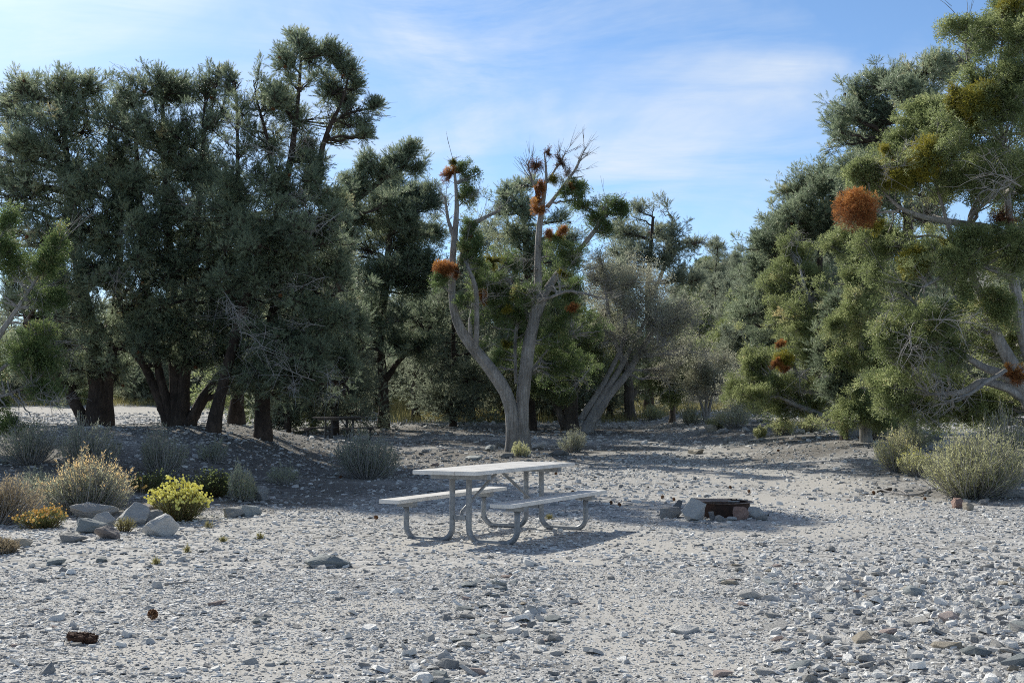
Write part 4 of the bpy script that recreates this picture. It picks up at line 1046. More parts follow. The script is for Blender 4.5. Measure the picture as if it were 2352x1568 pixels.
BG = [(1748, 1004, 32, 26, 'sage_green', 'small pale tuft on the gravel edge among pale rocks'), (1800, 998, 60, 44, 'sage_green', 'grey-green brush left under the low sweeping juniper limb'), (1862, 992, 80, 44, 'sage_green', 'straw-green brush behind the low sweeping juniper limb'),
      (1690, 982, 90, 56, 'sage', 'grey sagebrush at the back gravel edge below the olive thicket'), (1585, 975, 60, 40, 'sage', 'low sagebrush beside the small dark green juniper trunk'), (1650, 985, 50, 36, 'sage_green', 'yellow-green brush beneath the tall loose olive shrub'),
      (1022, 950, 44, 44, 'sage', 'pale sagebrush between the meadow trunks, left of the forked juniper'), (985, 948, 70, 32, 'sage_green', 'yellow-green brush at the foot of the shadowed meadow trunk'), (1122, 950, 66, 42, 'sage', 'grey sagebrush directly left of the forked juniper base'),
      (940, 942, 60, 40, 'sage_green', 'meadow brush right of the pine behind the second table'), (1920, 985, 60, 40, 'sage_green', 'tan brush close behind the sweeping juniper trunk'), (1500, 965, 60, 34, 'sage_green', 'yellow brush between the reddish juniper and the small dark one')]
for k, (px, py, w, h, mt, lab) in enumerate(BG):
    sh('sagebrush' if mt == 'sage' else 'rabbitbrush', lab, px, py, w, h, 90, mt, 40 + k, m=22, leaf=(.06, .016), tintb=.42, group='brush along the back of the clearing')
# small tufts on the gravel
TF = [(285, 1222, 40, 34, 'yellow-green grass tuft between the boulders at left'), (478, 1212, 14, 14, 'tiny pale tuft right of the yellow bush'), (430, 1268, 12, 10, 'tiny green tuft in gravel left of centre'), (360, 1296, 12, 10, 'tiny green tuft in gravel near the boulders'),
      (596, 1238, 12, 10, 'tiny tuft in gravel left of the table legs'), (512, 1244, 10, 8, 'tiny tuft on the gravel between bush and table'), (1262, 1192, 14, 10, 'tiny green tuft beneath the picnic table'), (418, 1165, 10, 40, 'single dry flower stalk beside yellow bush')]
for k, (px, py, w, h, lab) in enumerate(TF):
    sh('grass_tuft', lab, px, py, w, h, 46 if k == 0 else 16, 'meadow', 60 + k, m=8, leaf=(.05, .006), cat='grass tuft', stemmat='redstem')

# ------------------------------------------------------------------ picnic tables
def box_bm(bm, x0, x1, y0, y1, z0, z1, bev=.004):
    r = bmesh.ops.create_cube(bm, size=1)
    vs = r['verts']
    for v in vs:
        v.co = Vector((x0 if v.co.x < 0 else x1, y0 if v.co.y < 0 else y1, z0 if v.co.z < 0 else z1))
    if bev:
        es = list({e for v in vs for e in v.link_edges})
        bmesh.ops.bevel(bm, geom=es, offset=bev, segments=2, affect='EDGES', profile=.6)


def tube_obj(name, pts, r, mat, parent, k=16):
    T = Tubes()
    P = np.array(pts, float)
    T.add(P[None], np.full((1, len(P)), r), k, cap=True)
    return link_mesh(name, T.mesh(name, mat), parent)


def arc(c, r, a0, a1, n, y):
    return [(c[0] + r * math.cos(a), y, c[1] + r * math.sin(a)) for a in np.linspace(a0, a1, n)]


def picnic_table(label, loc, rz, plank, metal, L_=2.42, ghost=True):
    t = empty('picnic_table', loc, rz)
    tag(t, label, 'picnic table')
    h = L_ / 2
    bm = bmesh.new()
    for i in range(3):
        x = -.3675 + i * .2465
        box_bm(bm, x, x + .2405, -h, h, .722, .762, .005)
    bm_obj('tabletop', bm, plank, t)
    for s in (-1, 1):
        bm = bmesh.new()
        box_bm(bm, min(s * .527, s * .772), max(s * .527, s * .772), -h, h, .412, .452, .005)
        bm_obj('seat', bm, plank, t)
    for e in (-1, 1):
        y = e * .86
        bm = bmesh.new()
        box_bm(bm, -.335, .335, y - .045, y + .045, .664, .7205, .003)
        bm_obj('crossbeam', bm, metal, t)
        for s in (-1, 1):
            xo, xi, rb = .655, .098, .135
            if s > 0: pts_a = 0
            # from the top down, round, along the ground, round, up to the seat
            pts = [(xi, y, .663), (xi, y, .5), (xi, y, .36), (xi, y, .165)]
            pts += arc((xi + rb, .03 + rb), rb, math.pi, 1.5 * math.pi, 9, y)[1:]
            pts += [(xi + .2, y, .03), (xo - .2, y, .03)]
            pts += arc((xo - rb, .03 + rb), rb, 1.5 * math.pi, 2 * math.pi, 9, y)
            pts += [(xo, y, .25), (xo, y, .36)]
            pts = [(s * a, b, c) for a, b, c in pts]
            tube_obj('leg', pts, .030, metal, t, 18)
            bm = bmesh.new()
            x0, x1 = sorted((s * .545, s * .75))
            box_bm(bm, x0, x1, y - .042, y + .042, .358, .4105, .003)
            b = bm_obj('seat_bracket', bm, metal, t)
        bm = bmesh.new()
        box_bm(bm, -.07, .07, y - .02, y + .02, .245, .29, .003)
        bm_obj('tie_bar', bm, metal, t)
        T = Tubes()
        T.add(np.array([[(0, e * .05, .70), (0, e * .30, .583), (0, e * .60, .44), (0, e * .84, .325), (0, e * .85, .275)]]), np.full((1, 5), .017), 10)
        link_mesh('brace', T.mesh('brace', metal), t)
        if ghost:
            for s in (-1, 1):
                bm = bmesh.new()
                for xx in (s * .60, s * .70):
                    bmesh.ops.create_cone(bm, cap_ends=True, segments=8, radius1=.009, radius2=.008, depth=.012)
                    for v in bm.verts[-16:]:
                        v.co = Vector((v.co.x + xx, y + e * .0 + v.co.y, v.co.z + .354))
                bm_obj('bolt', bm, M['bolt'], t)
    return t


c0 = Vector((-.14, 13.37, 0))
picnic_table('weathered white aluminium picnic table with bent galvanised legs on sunlit gravel', (c0.x, c0.y, gzf(c0.x, c0.y) - .004), D2R(-27), M['alu'], M['galv'])
p2 = at(780, 960, 36)
picnic_table('dark brown picnic table standing in tree shade behind the sagebrush', (p2.x, p2.y, gzf(p2.x, p2.y)), D2R(-13), M['brownplank'], M['darkmetal'], ghost=False)

# ------------------------------------------------------------------ rocks
def hull_rock(seed, n=22, box=.75, sub=2, amp=.05):
    rng = random.Random(seed)
    bm = bmesh.new()
    for i in range(n):
        v = Vector((rng.gauss(0, 1), rng.gauss(0, 1), rng.gauss(0, 1))).normalized()
        m = max(abs(v.x), abs(v.y), abs(v.z))
        v = v * (1 - box) + v / m * box * .86
        bm.verts.new(v * rng.uniform(.82, 1.05))
    r = bmesh.ops.convex_hull(bm, input=bm.verts)
    junk = [g for g in r['geom_interior'] + r['geom_unused'] if isinstance(g, bmesh.types.BMVert)]
    if junk: bmesh.ops.delete(bm, geom=list(set(junk)), context='VERTS')
    lo = [min(v.co[i] for v in bm.verts) for i in range(3)]; hi = [max(v.co[i] for v in bm.verts) for i in range(3)]
    for v in bm.verts: v.co = Vector([2 * (v.co[i] - lo[i]) / (hi[i] - lo[i]) - 1 for i in range(3)])
    bmesh.ops.dissolve_limit(bm, angle_limit=D2R(14), verts=bm.verts, edges=bm.edges)
    if sub:
        bmesh.ops.bevel(bm, geom=list(bm.edges), offset=.06, segments=2, affect='EDGES', profile=.5)
        bmesh.ops.triangulate(bm, faces=bm.faces)
        for _ in range(sub):
            bmesh.ops.subdivide_edges(bm, edges=bm.edges, cuts=1, use_grid_fill=True)
        from mathutils import noise as mn
        off = Vector((seed * 1.7, seed * .3, 0))
        for v in bm.verts:
            q = v.co
            v.co = q * (1 + amp * 1.7 * (mn.noise(q * 2.2 + off) + .6 * mn.noise(q * 5 + off) + .35 * mn.noise(Vector((q.x, q.y, q.z * 3.2)) * 6 + off)))
    else:
        bmesh.ops.bevel(bm, geom=list(bm.edges), offset=.035, segments=1, affect='EDGES')
        bmesh.ops.triangulate(bm, faces=bm.faces)
    return bm


def rock(label, px, py, wpx, hpx, dpx, mat, seed, rz=0.0, tilt=(0, 0), sink=.15, group=None, n=22, name='rock', cat='rock', box=.6, dy=0.0):
    """px,py: where it meets the ground, size in photo pixels"""
    g = ground_at(px, py)
    if dy:
        g = Vector((g.x * (g.y + dy) / g.y, g.y + dy, 0)); g.z = gzf(g.x, g.y)
    k = g.y / F
    bm = hull_rock(seed, n, box)
    hx, hy, hz = wpx * k / 2, dpx * k / 2, hpx * k / 2 / (1 - sink)
    for v in bm.verts:
        v.co = Vector((v.co.x * hx, v.co.y * hy, v.co.z * hz))
    bmesh.ops.recalc_face_normals(bm, faces=bm.faces)
    o = bm_obj(name, bm, mat, None, (g.x, g.y + hy * .8, g.z + hz * (1 - 2 * sink)), rz)
    o.rotation_euler = (tilt[0], tilt[1], rz)
    for p in o.data.polygons: p.use_smooth = False
    return tag(o, label, cat, group)


RP, RG, RB, RR = M['rock_pale'], M['rock_grey'], M['rock_brown'], M['rock_red']
rock('largest white angular boulder beside the yellow flower bush', 300, 1208, 78, 52, 60, RP, 1, .4, (0, -.25), n=16)
rock('pale blue-grey faceted boulder in front of the yellow flower bush', 362, 1232, 90, 52, 70, RP, 2, .9, (.1, .2), n=18)
rock('long flat-topped brown rock behind the white boulders', 338, 1192, 90, 36, 55, RB, 3, .1, n=20, box=.9)
rock('pale grey wedge resting behind the faceted boulder', 350, 1205, 60, 34, 40, RG, 4, 1.6, n=18)
rock('brown banded boulder in front of the grass tuft', 240, 1238, 62, 30, 44, RB, 5, .2, (0, .15), n=20, box=.45)
rock('oblong layered grey rock leftmost on the gravel edge by the boulders', 165, 1246, 62, 22, 40, M['rock_grey'], 6, -.1, n=22, box=.8)
rock('flat grey slab behind the brown banded boulder', 205, 1225, 80, 34, 60, M['slate_blue'], 7, .5, (.05, .1), n=16, box=.9)
rock('small pale slab leaning between white boulder and flat grey slab', 232, 1210, 52, 36, 40, RP, 8, .8, (0, .3), n=14)
rock('dull boulder in shade at the foot of the orange-tipped sagebrush', 210, 1192, 110, 36, 60, RG, 9, .1, n=24, box=.5)
rock('half-buried tan rock at the left edge on the gravel', 42, 1258, 50, 20, 40, M['slate_tan'], 10, .3)
rock('dark tilted slate wedge on the gravel below the boulders', 126, 1298, 48, 16, 26, M['slate_blue'], 11, .1, (.1, -.12), n=14, box=.9)
rock('bluish angular rock on the shaded bank right of the small silvery sagebrush', 572, 1185, 52, 26, 40, M['slate_blue'], 12, .4)
rock('upright grey rock at the shade edge, right of the yellow bush', 596, 1150, 38, 34, 30, RG, 13, 1.0)
rock('grey rock beside the upright one at the shade edge', 535, 1188, 48, 24, 40, RG, 14, .6)
rock('blue shaded slab at the far left below the sagebrush', 28, 1066, 66, 20, 40, M['slate_blue'], 15, .1, box=.9)
rock('broad dark grey outcrop half buried in the gravel left of the table', 748, 1304, 108, 28, 64, M['slate_blue'], 16, .1, (0, .06), sink=.3, n=26, box=.35)
rock('pale flat stone at the foot of the half-buried outcrop', 742, 1306, 62, 9, 22, RP, 17, .1, box=.9)
rock('white flat slab alone on sandy ground, right of centre foreground', 1572, 1458, 66, 16, 60, RP, 18, -.5, (.12, .1), n=16, box=.9)
# round the fire ring
rock('tallest pale pointed boulder leaning on the fire ring', 1596, 1197, 58, 52, 44, RP, 119, .5, (.1, -.22), n=15, box=.25)
rock('flat-topped grey slab left of the pointed boulder by fire ring', 1539, 1189, 56, 25, 44, RG, 20, .2, (.05, -.06), n=16, box=.9)
rock('small square rock perched behind the flat-topped slab by fire ring', 1562, 1170, 25, 20, 20, RG, 21, .7, (.2, .4), n=14, dy=.1)
rock('reddish cone-shaped rock in front of the fire ring', 1704, 1194, 33, 30, 24, RR, 22, .3, n=20, box=.2)
rock('pale half-dome rock right of the fire ring', 1738, 1190, 46, 26, 36, RP, 23, .5, (0, .3), n=20, box=.4)
rock('low grey stone rightmost beside the fire ring', 1750, 1196, 30, 13, 22, RG, 24, .2, n=20)
rock('tiny grey wedge in front of the fire ring', 1756 - 100, 1198, 24, 13, 16, RG, 25, .4, (0, .4), n=12)
rock('small upright shard between pointed boulder and fire ring', 1634, 1196, 16, 20, 14, RG, 26, .4, n=12)
rock('small pale flat stone before the reddish rock', 1682, 1195, 24, 9, 16, RP, 27, .2, box=.9, dy=-.05)
# far edge of the clearing
for k, (px, py, w, h, m_, lab) in enumerate([(1634, 992, 32, 18, M['slate_tan'], 'rounded tan rock at the back edge of the clearing'), (1661, 996, 30, 12, RG, 'dark flat rock right of the rounded tan rock'), (1716, 992, 30, 12, RP, 'pale tilted slab on the back edge of the clearing'),
        (1600, 1042, 42, 11, M['slate_tan'], 'long low tan rock in the dappled gravel'), (1840, 995, 24, 10, RP, 'white stone in litter under the sweeping juniper limb'), (2152, 1016, 40, 24, RG, 'grey jumbled rock behind the rabbitbrush'), (2204, 1168, 46, 24, M['rock_red'], 'pinkish-brown rock below the large rabbitbrush'),
        (2226, 1172, 30, 18, M['slate_tan'], 'tan rock touching the pinkish-brown rock'), (2262, 1160, 22, 14, RG, 'grey stone right of the tan rock below the rabbitbrush'), (2330, 1144, 56, 22, RG, 'dark rock under the right edge of the rabbitbrush'), (1150, 1030, 30, 16, RG, 'angular grey stone left of the forked juniper base'), (1125, 1036, 34, 14, M['slate_blue'], 'bluish stone farther left of the forked juniper base'),
        (1235, 1032, 40, 14, RP, 'pale stone right of the forked juniper base'), (1285, 1048, 46, 14, RG, 'flat grey stone below the dappled sagebrush'), (1165, 1052, 36, 12, RG, 'flat stone at the very foot of the forked juniper'), (1088, 1058, 50, 12, M['slate_blue'], 'flat bluish slab in shade behind the table')]):
    rock(lab, px, py, w, h, w * .7, m_, 200 + k, k * .7)

# loose slates: 20 shapes, copied
stone_mats = ['slate', 'slate', 'slate', 'slate_blue', 'slate_blue', 'slate_tan', 'slate', 'slate_pink']
cname = {'slate': 'grey', 'slate_blue': 'bluish', 'slate_tan': 'tan', 'slate_pink': 'pinkish'}
stone_protos = []
for k in range(24):
    mname = stone_mats[k % 8]
    bm = hull_rock(300 + k, 13 + k % 5, .8 if k % 3 else .5, sub=0)
    th = [.15, .25, .38][k % 3]
    for v in bm.verts: v.co = Vector((v.co.x * .5, v.co.y * .5 * (.55 + .03 * (k % 7)), v.co.z * .5 * th))
    bmesh.ops.recalc_face_normals(bm, faces=bm.faces)
    me = bpy.data.meshes.new('slate_stone'); bm.to_mesh(me); bm.free(); me.materials.append(M[mname])
    stone_protos.append((me, mname, th))
zones = [  # name, px range, py range, count, size range m
    ('the dense stony patch at the right foreground', 1660, 2352, 1290, 1566, 150, (.07, .21)),
    ('the stony heap in the middle foreground below the table', 1060, 1330, 1325, 1490, 58, (.06, .17)),
    ('the bottom edge left of the middle', 880, 1110, 1450, 1566, 20, (.05, .13)),
    ('the gravel at the left foreground', 10, 880, 1265, 1560, 36, (.05, .14)),
    ('the shaded slope between table and forked juniper', 960, 1300, 1030, 1075, 18, (.12, .3)),
    ('the clearing beyond the fire ring', 1480, 2020, 1000, 1150, 16, (.06, .18))]
rngs = np.random.default_rng(5)
first = None
placed_st = []
for zi, (zn, x0, x1, y0, y1, cnt, (s0, s1)) in enumerate(zones):
    c = 0; tries = 0
    while c < cnt and tries < 4000:
        tries += 1
        px, py = rngs.uniform(x0, x1), rngs.uniform(y0, y1)
        if zi == 0 and py > 1380 and px < 1760 + (py - 1380) * .25 and rngs.uniform() < .85: continue
        g = ground_at(px, py)
        s = float(np.clip(rngs.lognormal(math.log(s0 * 1.45), .42), s0, s1))
        if any((g.x - a) ** 2 + (g.y - b) ** 2 < (.36 * (s + q)) ** 2 for a, b, q in placed_st): continue
        placed_st.append((g.x, g.y, s))
        me, mname, th = stone_protos[int(rngs.integers(0, 24))]
        o = first.copy() if first else bpy.data.objects.new('slate_stone', me)
        o.data = me
        C.objects.link(o)
        if first is None: first = o
        o.scale = (s, s * float(rngs.uniform(.8, 1.2)), s * float(rngs.uniform(.8, 1.3)))
        o.location = (g.x, g.y, g.z + s * th * float(rngs.uniform(.12, .38)))
        o.rotation_euler = (float(rngs.normal(0, .16)), float(rngs.normal(0, .16)), float(rngs.uniform(0, 6.28)))
        tag(o, f'loose {cname[mname]} slate stone lying in {zn}', 'stone', f'{cname[mname]} loose stones in {zn}')
        c += 1
# ------------------------------------------------------------------ fire ring
fg = ground_at(1660, 1184)
fr = empty('fire_ring', (fg.x, fg.y + .1, fg.z)); tag(fr, 'rusted steel campfire ring with flat hinged grate plate, ringed by rocks', 'fire ring')
FR = .36
T = Tubes()
a = np.linspace(0, 2 * math.pi, 49)
def ring_wall(r0, r1, z0, z1):
    V = []; Q = []
    prof = [(r1, z0), (r1, z1), (r0, z1), (r0, z0)]
    for i in range(48):
        for r, z in prof: V.append((r * math.cos(a[i]), r * math.sin(a[i]), z))
    for i in range(48):
        j = (i + 1) % 48
        for p in range(4): Q.append((i * 4 + p, j * 4 + p, j * 4 + (p + 1) % 4, i * 4 + (p + 1) % 4))
    return np.array(V), np.array(Q)
V, Q = ring_wall(FR - .006, FR, -.04, .165)
link_mesh('wall', np_mesh('wall', V, quads=Q, mat=M['rust']), fr)
V, Q = ring_wall(FR - .012, FR + .045, .166, .173)
link_mesh('lip', np_mesh('lip', V, quads=Q, mat=M['rust_light']), fr)
bm = bmesh.new()
box_bm(bm, -.36, .10, -.34, .16, .186, .194, .002)
gp = bm_obj('grate_plate', bm, M['rust_light'], fr)
bm = bmesh.new()
for i in range(9):
    box_bm(bm, -.33 + i * .07, -.322 + i * .07, .168, .31, .180, .188, 0)
box_bm(bm, -.34, .30, .305, .317, .178, .186, 0)
bm_obj('grate', bm, M['rust'], fr)
bm = bmesh.new(); box_bm(bm, .03, .17, -.345, -.325, .188, .202, .002)
bm_obj('handle', bm, M['galv'], fr)
bm = bmesh.new(); bmesh.ops.create_cone(bm, cap_ends=True, segments=32, radius1=FR - .02, radius2=FR - .1, depth=.05)
bm_obj('ash_bed', bm, M['rock_grey'], fr, (0, 0, .02))

# ------------------------------------------------------------------ pine cones, sticks, old wood
cone_px = [(345, 1424, 'pine cone standing open on the gravel at left foreground', 1.7), (1525, 1146, 'red-brown pine cone left of the fire ring', 1.5), (1545, 1150, 'pair cone nearest the fire ring rocks', 1.3), (1675, 1123, 'pine cone in dappled light behind the fire ring', 1.4), (1717, 1132, 'orange-brown pine cone on open gravel behind fire ring', 1.5),
           (2003, 1136, 'pine cone left of the dry stick near the rabbitbrush', 1.6), (2121, 1148, 'pine cone beside the dry stick under the rabbitbrush', 1.4), (1720, 1187, 'tiny cone right of the fire ring rocks', 1.2), (1789, 1038, 'pine cone at the far right of the dappled gravel', 1.6), (1975, 1008, 'cone in the litter at the sweeping juniper foot', 1.6),
           (1318, 1133, 'pine cone seen between table legs in the sun', 1.5), (1290, 1155, 'reddish cone under the right table seat', 1.5), (1400, 1158, 'dark cone right of the table in shade', 1.4), (1420, 1164, 'second dark cone right of the table in shade', 1.4), (885, 1158, 'dark cone left of the table seat in shade', 1.6), (1075, 1122, 'reddish cone in shade behind the table', 1.5), (785, 1100, 'reddish cone in shade below the blue-grey sagebrush', 1.6),
           (1280, 1090, 'cone behind the table top near the forked juniper', 1.7), (862, 1195, 'dark cone on the gravel left of the table legs', 1.4)]
for k, (px, py, lab, s) in enumerate(cone_px):
    g = ground_at(px, py)
    o = link_mesh('pine_cone', CONE_MESH, None, (g.x, g.y, g.z + .014 * s))
    s *= .5
    o.scale = (s, s, s * .85); o.rotation_euler = (float(rngs.uniform(.7, 1.7)), 0, float(rngs.uniform(0, 6)))
    tag(o, lab, 'pine cone', 'fallen pine cones')
def stick(label, pts, r0, mat, name='stick', forks=()):
    T = Tubes()
    P = []
    for px, py, lift in pts:
        g = ground_at(px, py); P.append((g.x, g.y, g.z + lift))
    P = np.array(P); R = np.linspace(r0, r0 * .45, len(P))
    Q = resample(np.concatenate([P, R[:, None]], 1), 16)
    T.add(Q[:, :3], Q[:, 3], 8, .5, .1)
    for px, py, px2, py2 in forks:
        g, g2 = ground_at(px, py), ground_at(px2, py2)
        T.add(np.array([[(g.x, g.y, g.z + r0), ((g.x + g2.x) / 2, (g.y + g2.y) / 2, g.z + r0 + .04), (g2.x, g2.y, g2.z + .05)]]), np.array([[r0 * .5, r0 * .4, r0 * .25]]), 6)
    o = link_mesh(name, T.mesh(name, mat)); return tag(o, label, 'stick')
stick('dry forked stick on the gravel pointing at the large rabbitbrush', [(2136, 1128, .03), (2110, 1142, .03), (2085, 1140, .02), (2050, 1136, .03), (2020, 1130, .05)], .022, M['deadwood'], forks=[(2085, 1140, 2060, 1128)])
stick('short dark stick end beside the pine cone near the rabbitbrush', [(2046, 1128, .03), (2015, 1132, .02)], .03, M['bark_old'])
stick('thin pale twig lying on the gravel at left foreground', [(378, 1346, .012), (410, 1343, .014), (452, 1340, .01)], .011, M['deadwood'])
# chunk of rotten wood
g = ground_at(185, 1476)
bm = hull_rock(401, 26, .2, 3, .2)
for v in bm.verts: v.co = Vector((v.co.x * .098, v.co.y * .06, v.co.z * .042))
ow = bm_obj('rotten_wood', bm, M['oldwood'], None, (g.x, g.y, g.z + .02), -.35)
ow.rotation_euler = (0, .12, -.35)
tag(ow, 'dark reddish chunk of rotten wood on gravel at lower left', 'wood')

# ------------------------------------------------------------------ ground, road, gravel
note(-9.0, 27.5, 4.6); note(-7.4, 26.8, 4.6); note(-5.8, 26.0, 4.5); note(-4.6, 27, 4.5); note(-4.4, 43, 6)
note(9.2, 23, 4.5); note(8.4, 30.5, 4.5); note(8, 36, 5); note(.6, 43, 5); note(2.6, 42, 4); note(-9.6, 21.5, 2); note(-2, 36, 3.0); note(-7.5, 20.5, 2.6); note(-4.5, 22, 3); note(-6.2, 19.5, 3.2); note(-8.5, 20.5, 3); note(-3.2, 20, 2.6); note(-2.0, 24.5, 3.4); note(-4.6, 24.5, 3.5); note(-.3, 28, 3.4); note(-2.5, 30, 4); note(-6, 32, 5); note(2.2, 33, 3); note(-3.5, 17.6, 1.8); note(-5.5, 16.6, 1.5); note(6.5, 27, 2.5); note(7.5, 19, 2.2)  # spots on the bank and behind the table also paint shade into the ground


def duff_shade_at(x, y):
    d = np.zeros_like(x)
    for bx, by, r in DUFF_SHADE_SPOTS:
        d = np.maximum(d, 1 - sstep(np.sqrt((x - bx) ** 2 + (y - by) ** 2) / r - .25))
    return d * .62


SAND = []
for px, py, rx, ry in [(1480, 1500, .5, .8), (1450, 1400, .45, .9), (1400, 1330, .5, .8), (620, 1520, .45, .5), (330, 1500, .4, .5), (1330, 1290, .5, .5), (860, 1395, .5, .4), (1800, 1215, 1.4, 1.2), (1560, 1330, .55, .9), (1540, 1400, .5, .8), (1720, 1150, 1.6, 1.6), (1930, 1170, 1.3, 1.5), (700, 1420, .6, .5), (1420, 1240, .6, .6), (1560, 1260, .8, .8), (1640, 1530, .4, .6), (1700, 1090, 1.4, 2.2), (1860, 1110, 1.2, 2.0), (800, 1110, 1.0, 1.3), (1600, 1420, .5, .5), (1050, 1250, .8, .8)]:
    gg = ground_at(px, py); SAND.append((gg.x, gg.y, rx, ry))


def sand_at(x, y):
    d = np.zeros_like(x)
    for sx, sy, rx, ry in SAND:
        d = np.maximum(d, 1 - sstep(np.sqrt(((x - sx) / rx) ** 2 + ((y - sy) / ry) ** 2) * .75 - .1))
    return d


def axis(parts):
    out = []
    for a, b, st in parts: out.append(np.arange(a, b, st))
    return np.concatenate(out + [[parts[-1][1]]])


xs = axis([(-700, -120, 40), (-120, -30, 5), (-30, -15, 1), (-15, 15, .16), (15, 30, 1), (30, 120, 5), (120, 700, 40)])
ys = axis([(-60, -4, 7), (-4, 3, 1), (3, 46, .16), (46, 90, .7), (90, 250, 5), (250, 900, 50)])
X, Y_ = np.meshgrid(xs, ys)
fx, fy = X.ravel(), Y_.ravel()
Z = gz(fx, fy)
V = np.stack([fx, fy, Z], 1)
nx, ny = len(xs), len(ys)
ii = (np.arange(ny - 1)[:, None] * nx + np.arange(nx - 1)[None]).ravel()
Q = np.stack([ii, ii + 1, ii + nx + 1, ii + nx], 1)
gme = np_mesh('ground', V, quads=Q, smooth=True, mat=M['ground'])
for nm, fn in (('duff_shade', duff_shade_at), ('sand', sand_at)):
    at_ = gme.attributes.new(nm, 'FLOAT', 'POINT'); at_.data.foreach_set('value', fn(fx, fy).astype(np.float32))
go = link_mesh('ground', gme); tag(go, kind='structure')

# dirt road beyond the left pines
rx_ = np.linspace(-60, -8, 60); w_ = np.linspace(-3.2, 3.2, 9)
RX, RW = np.meshgrid(rx_, w_, indexing='ij')
RY = 59 + .02 * (RX + 20) + RW * 1.7 + .5 * np.sin(RX * .2)
V = np.stack([RX.ravel(), RY.ravel(), gz(RX.ravel(), RY.ravel()) + .012], 1)
ii = (np.arange(59)[:, None] * 9 + np.arange(8)[None]).ravel()
Q = np.stack([ii, ii + 1, ii + 10, ii + 9], 1)[:, ::-1]
rme = np_mesh('road', V, quads=Q, smooth=True, mat=M['ground'])
a_ = rme.attributes.new('sand', 'FLOAT', 'POINT'); a_.data.foreach_set('value', np.full(len(V), .8, np.float32))
tag(link_mesh('road', rme), kind='structure')


def chips(n_dens, y0, y1, med, sig, smax, seed, name, reject=True, lo=.012, halfw=None, thick=(.10, .32), sandrej=.58, mask=None, inset=(.62, .95), tilt=.17):
    rng = np.random.default_rng(seed)
    W = lambda y: y * .66 + 1.8
    area = (.66 * (y1 ** 2 - y0 ** 2) + 3.6 * (y1 - y0))
    n = int(area * n_dens)
    u = rng.uniform(0, 1, n)
    y = np.sqrt(y0 ** 2 + u * (y1 ** 2 - y0 ** 2))
    x = rng.uniform(-1, 1, n) * W(y)
    # patchy: fewer on sand
    pn = .5 + .5 * np.sin(x * 1.7 + 1.3 * np.sin(y * .9)) * np.sin(y * 1.3 + 1.1 * np.sin(x * 1.2 + 2))
    keep = rng.uniform(size=n) < (1 - sstep((np.abs(x) - y * .44 - .7) / (y * .2 + 1.0))) * (1 - sandrej * sand_at(x, y)) * (.5 + .5 * pn) * (1 - .35 * duff_shade_at(x, y)) * (mask(x, y) if mask else 1)
    x, y = x[keep], y[keep]; n = len(x)
    z = gz(x, y)
    s = np.clip(rng.lognormal(math.log(med), sig, n), lo, smax)
    k = 6
    a = (np.arange(k)[None] + rng.uniform(-.38, .38, (n, k))) / k * 2 * math.pi
    r = s[:, None] * .5 * rng.uniform(.6, 1.1, (n, k))
    asp = rng.uniform(.45, 1, (n, 1))
    lx, ly = np.cos(a) * r, np.sin(a) * r * asp
    th = s * rng.uniform(*thick, n)
    ins = rng.uniform(*inset, (n, 1)) * rng.uniform(.85, 1.08, (n, k))
    top = np.stack([lx * ins, ly * ins, np.repeat(th[:, None], k, 1) * (1 + rng.normal(0, .12, (n, k)))], 2)
    bot = np.stack([lx, ly, np.zeros((n, k))], 2)
    P = np.concatenate([top, bot], 1)
    # random orientation: yaw, then tilt
    yaw = rng.uniform(0, 6.283, n); tx = rng.normal(0, tilt, n); ty = rng.normal(0, tilt, n)
    c, s_ = np.cos(yaw), np.sin(yaw)
    Rz = np.zeros((n, 3, 3)); Rz[:, 0, 0] = c; Rz[:, 0, 1] = -s_; Rz[:, 1, 0] = s_; Rz[:, 1, 1] = c; Rz[:, 2, 2] = 1
    P = np.einsum('nij,nkj->nki', Rz, P)
    P[:, :, 2] += P[:, :, 0] * tx[:, None] + P[:, :, 1] * ty[:, None]
    P += np.stack([x, y, z - th * .25 + rng.uniform(0, .3, n) * th], 1)[:, None]
    V = P.reshape(-1, 3)
    b = (np.arange(n) * 2 * k)[:, None]
    tris = np.concatenate([np.stack([b[:, 0], b[:, 0] + i, b[:, 0] + i + 1], 1) for i in range(1, k - 1)])
    quads = np.concatenate([np.stack([b[:, 0] + k + i, b[:, 0] + k + (i + 1) % k, b[:, 0] + (i + 1) % k, b[:, 0] + i], 1) for i in range(k)])
    df = duff_shade_at(x, y)
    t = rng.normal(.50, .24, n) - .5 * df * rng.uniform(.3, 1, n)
    t = np.where(rng.uniform(size=n) < .06, t - .3, t)
    me = np_mesh(name, V, tris=tris, quads=quads, tint=np.repeat(t, 2 * k), mat=M['gravel'])
    o = link_mesh(name, me); tag(o, kind='stuff')
    return o


chips(1150, 5.2, 10, .024, .5, .09, 1, 'gravel', thick=(.07, .22))
chips(2100, 5.2, 10.5, .013, .35, .035, 6, 'gravel', lo=.006, sandrej=.05)
def coarse(x, y):
    px = CX + x / y * F; py = 940 + 1.36 / y * F
    a = sstep((px - 1690 - np.clip(py - 1400, 0, 200) * .35) / 160) * sstep((py - 1230) / 110)
    b = np.exp(-((px - 1200) / 130) ** 2 - ((py - 1410) / 75) ** 2)
    c = np.exp(-((px - 980) / 150) ** 2 - ((py - 1520) / 60) ** 2) * .8
    d = .03 + .05 * sstep((500 - np.abs(px - 500)) / 400)
    return np.clip(a + b + c + d, 0, 1)


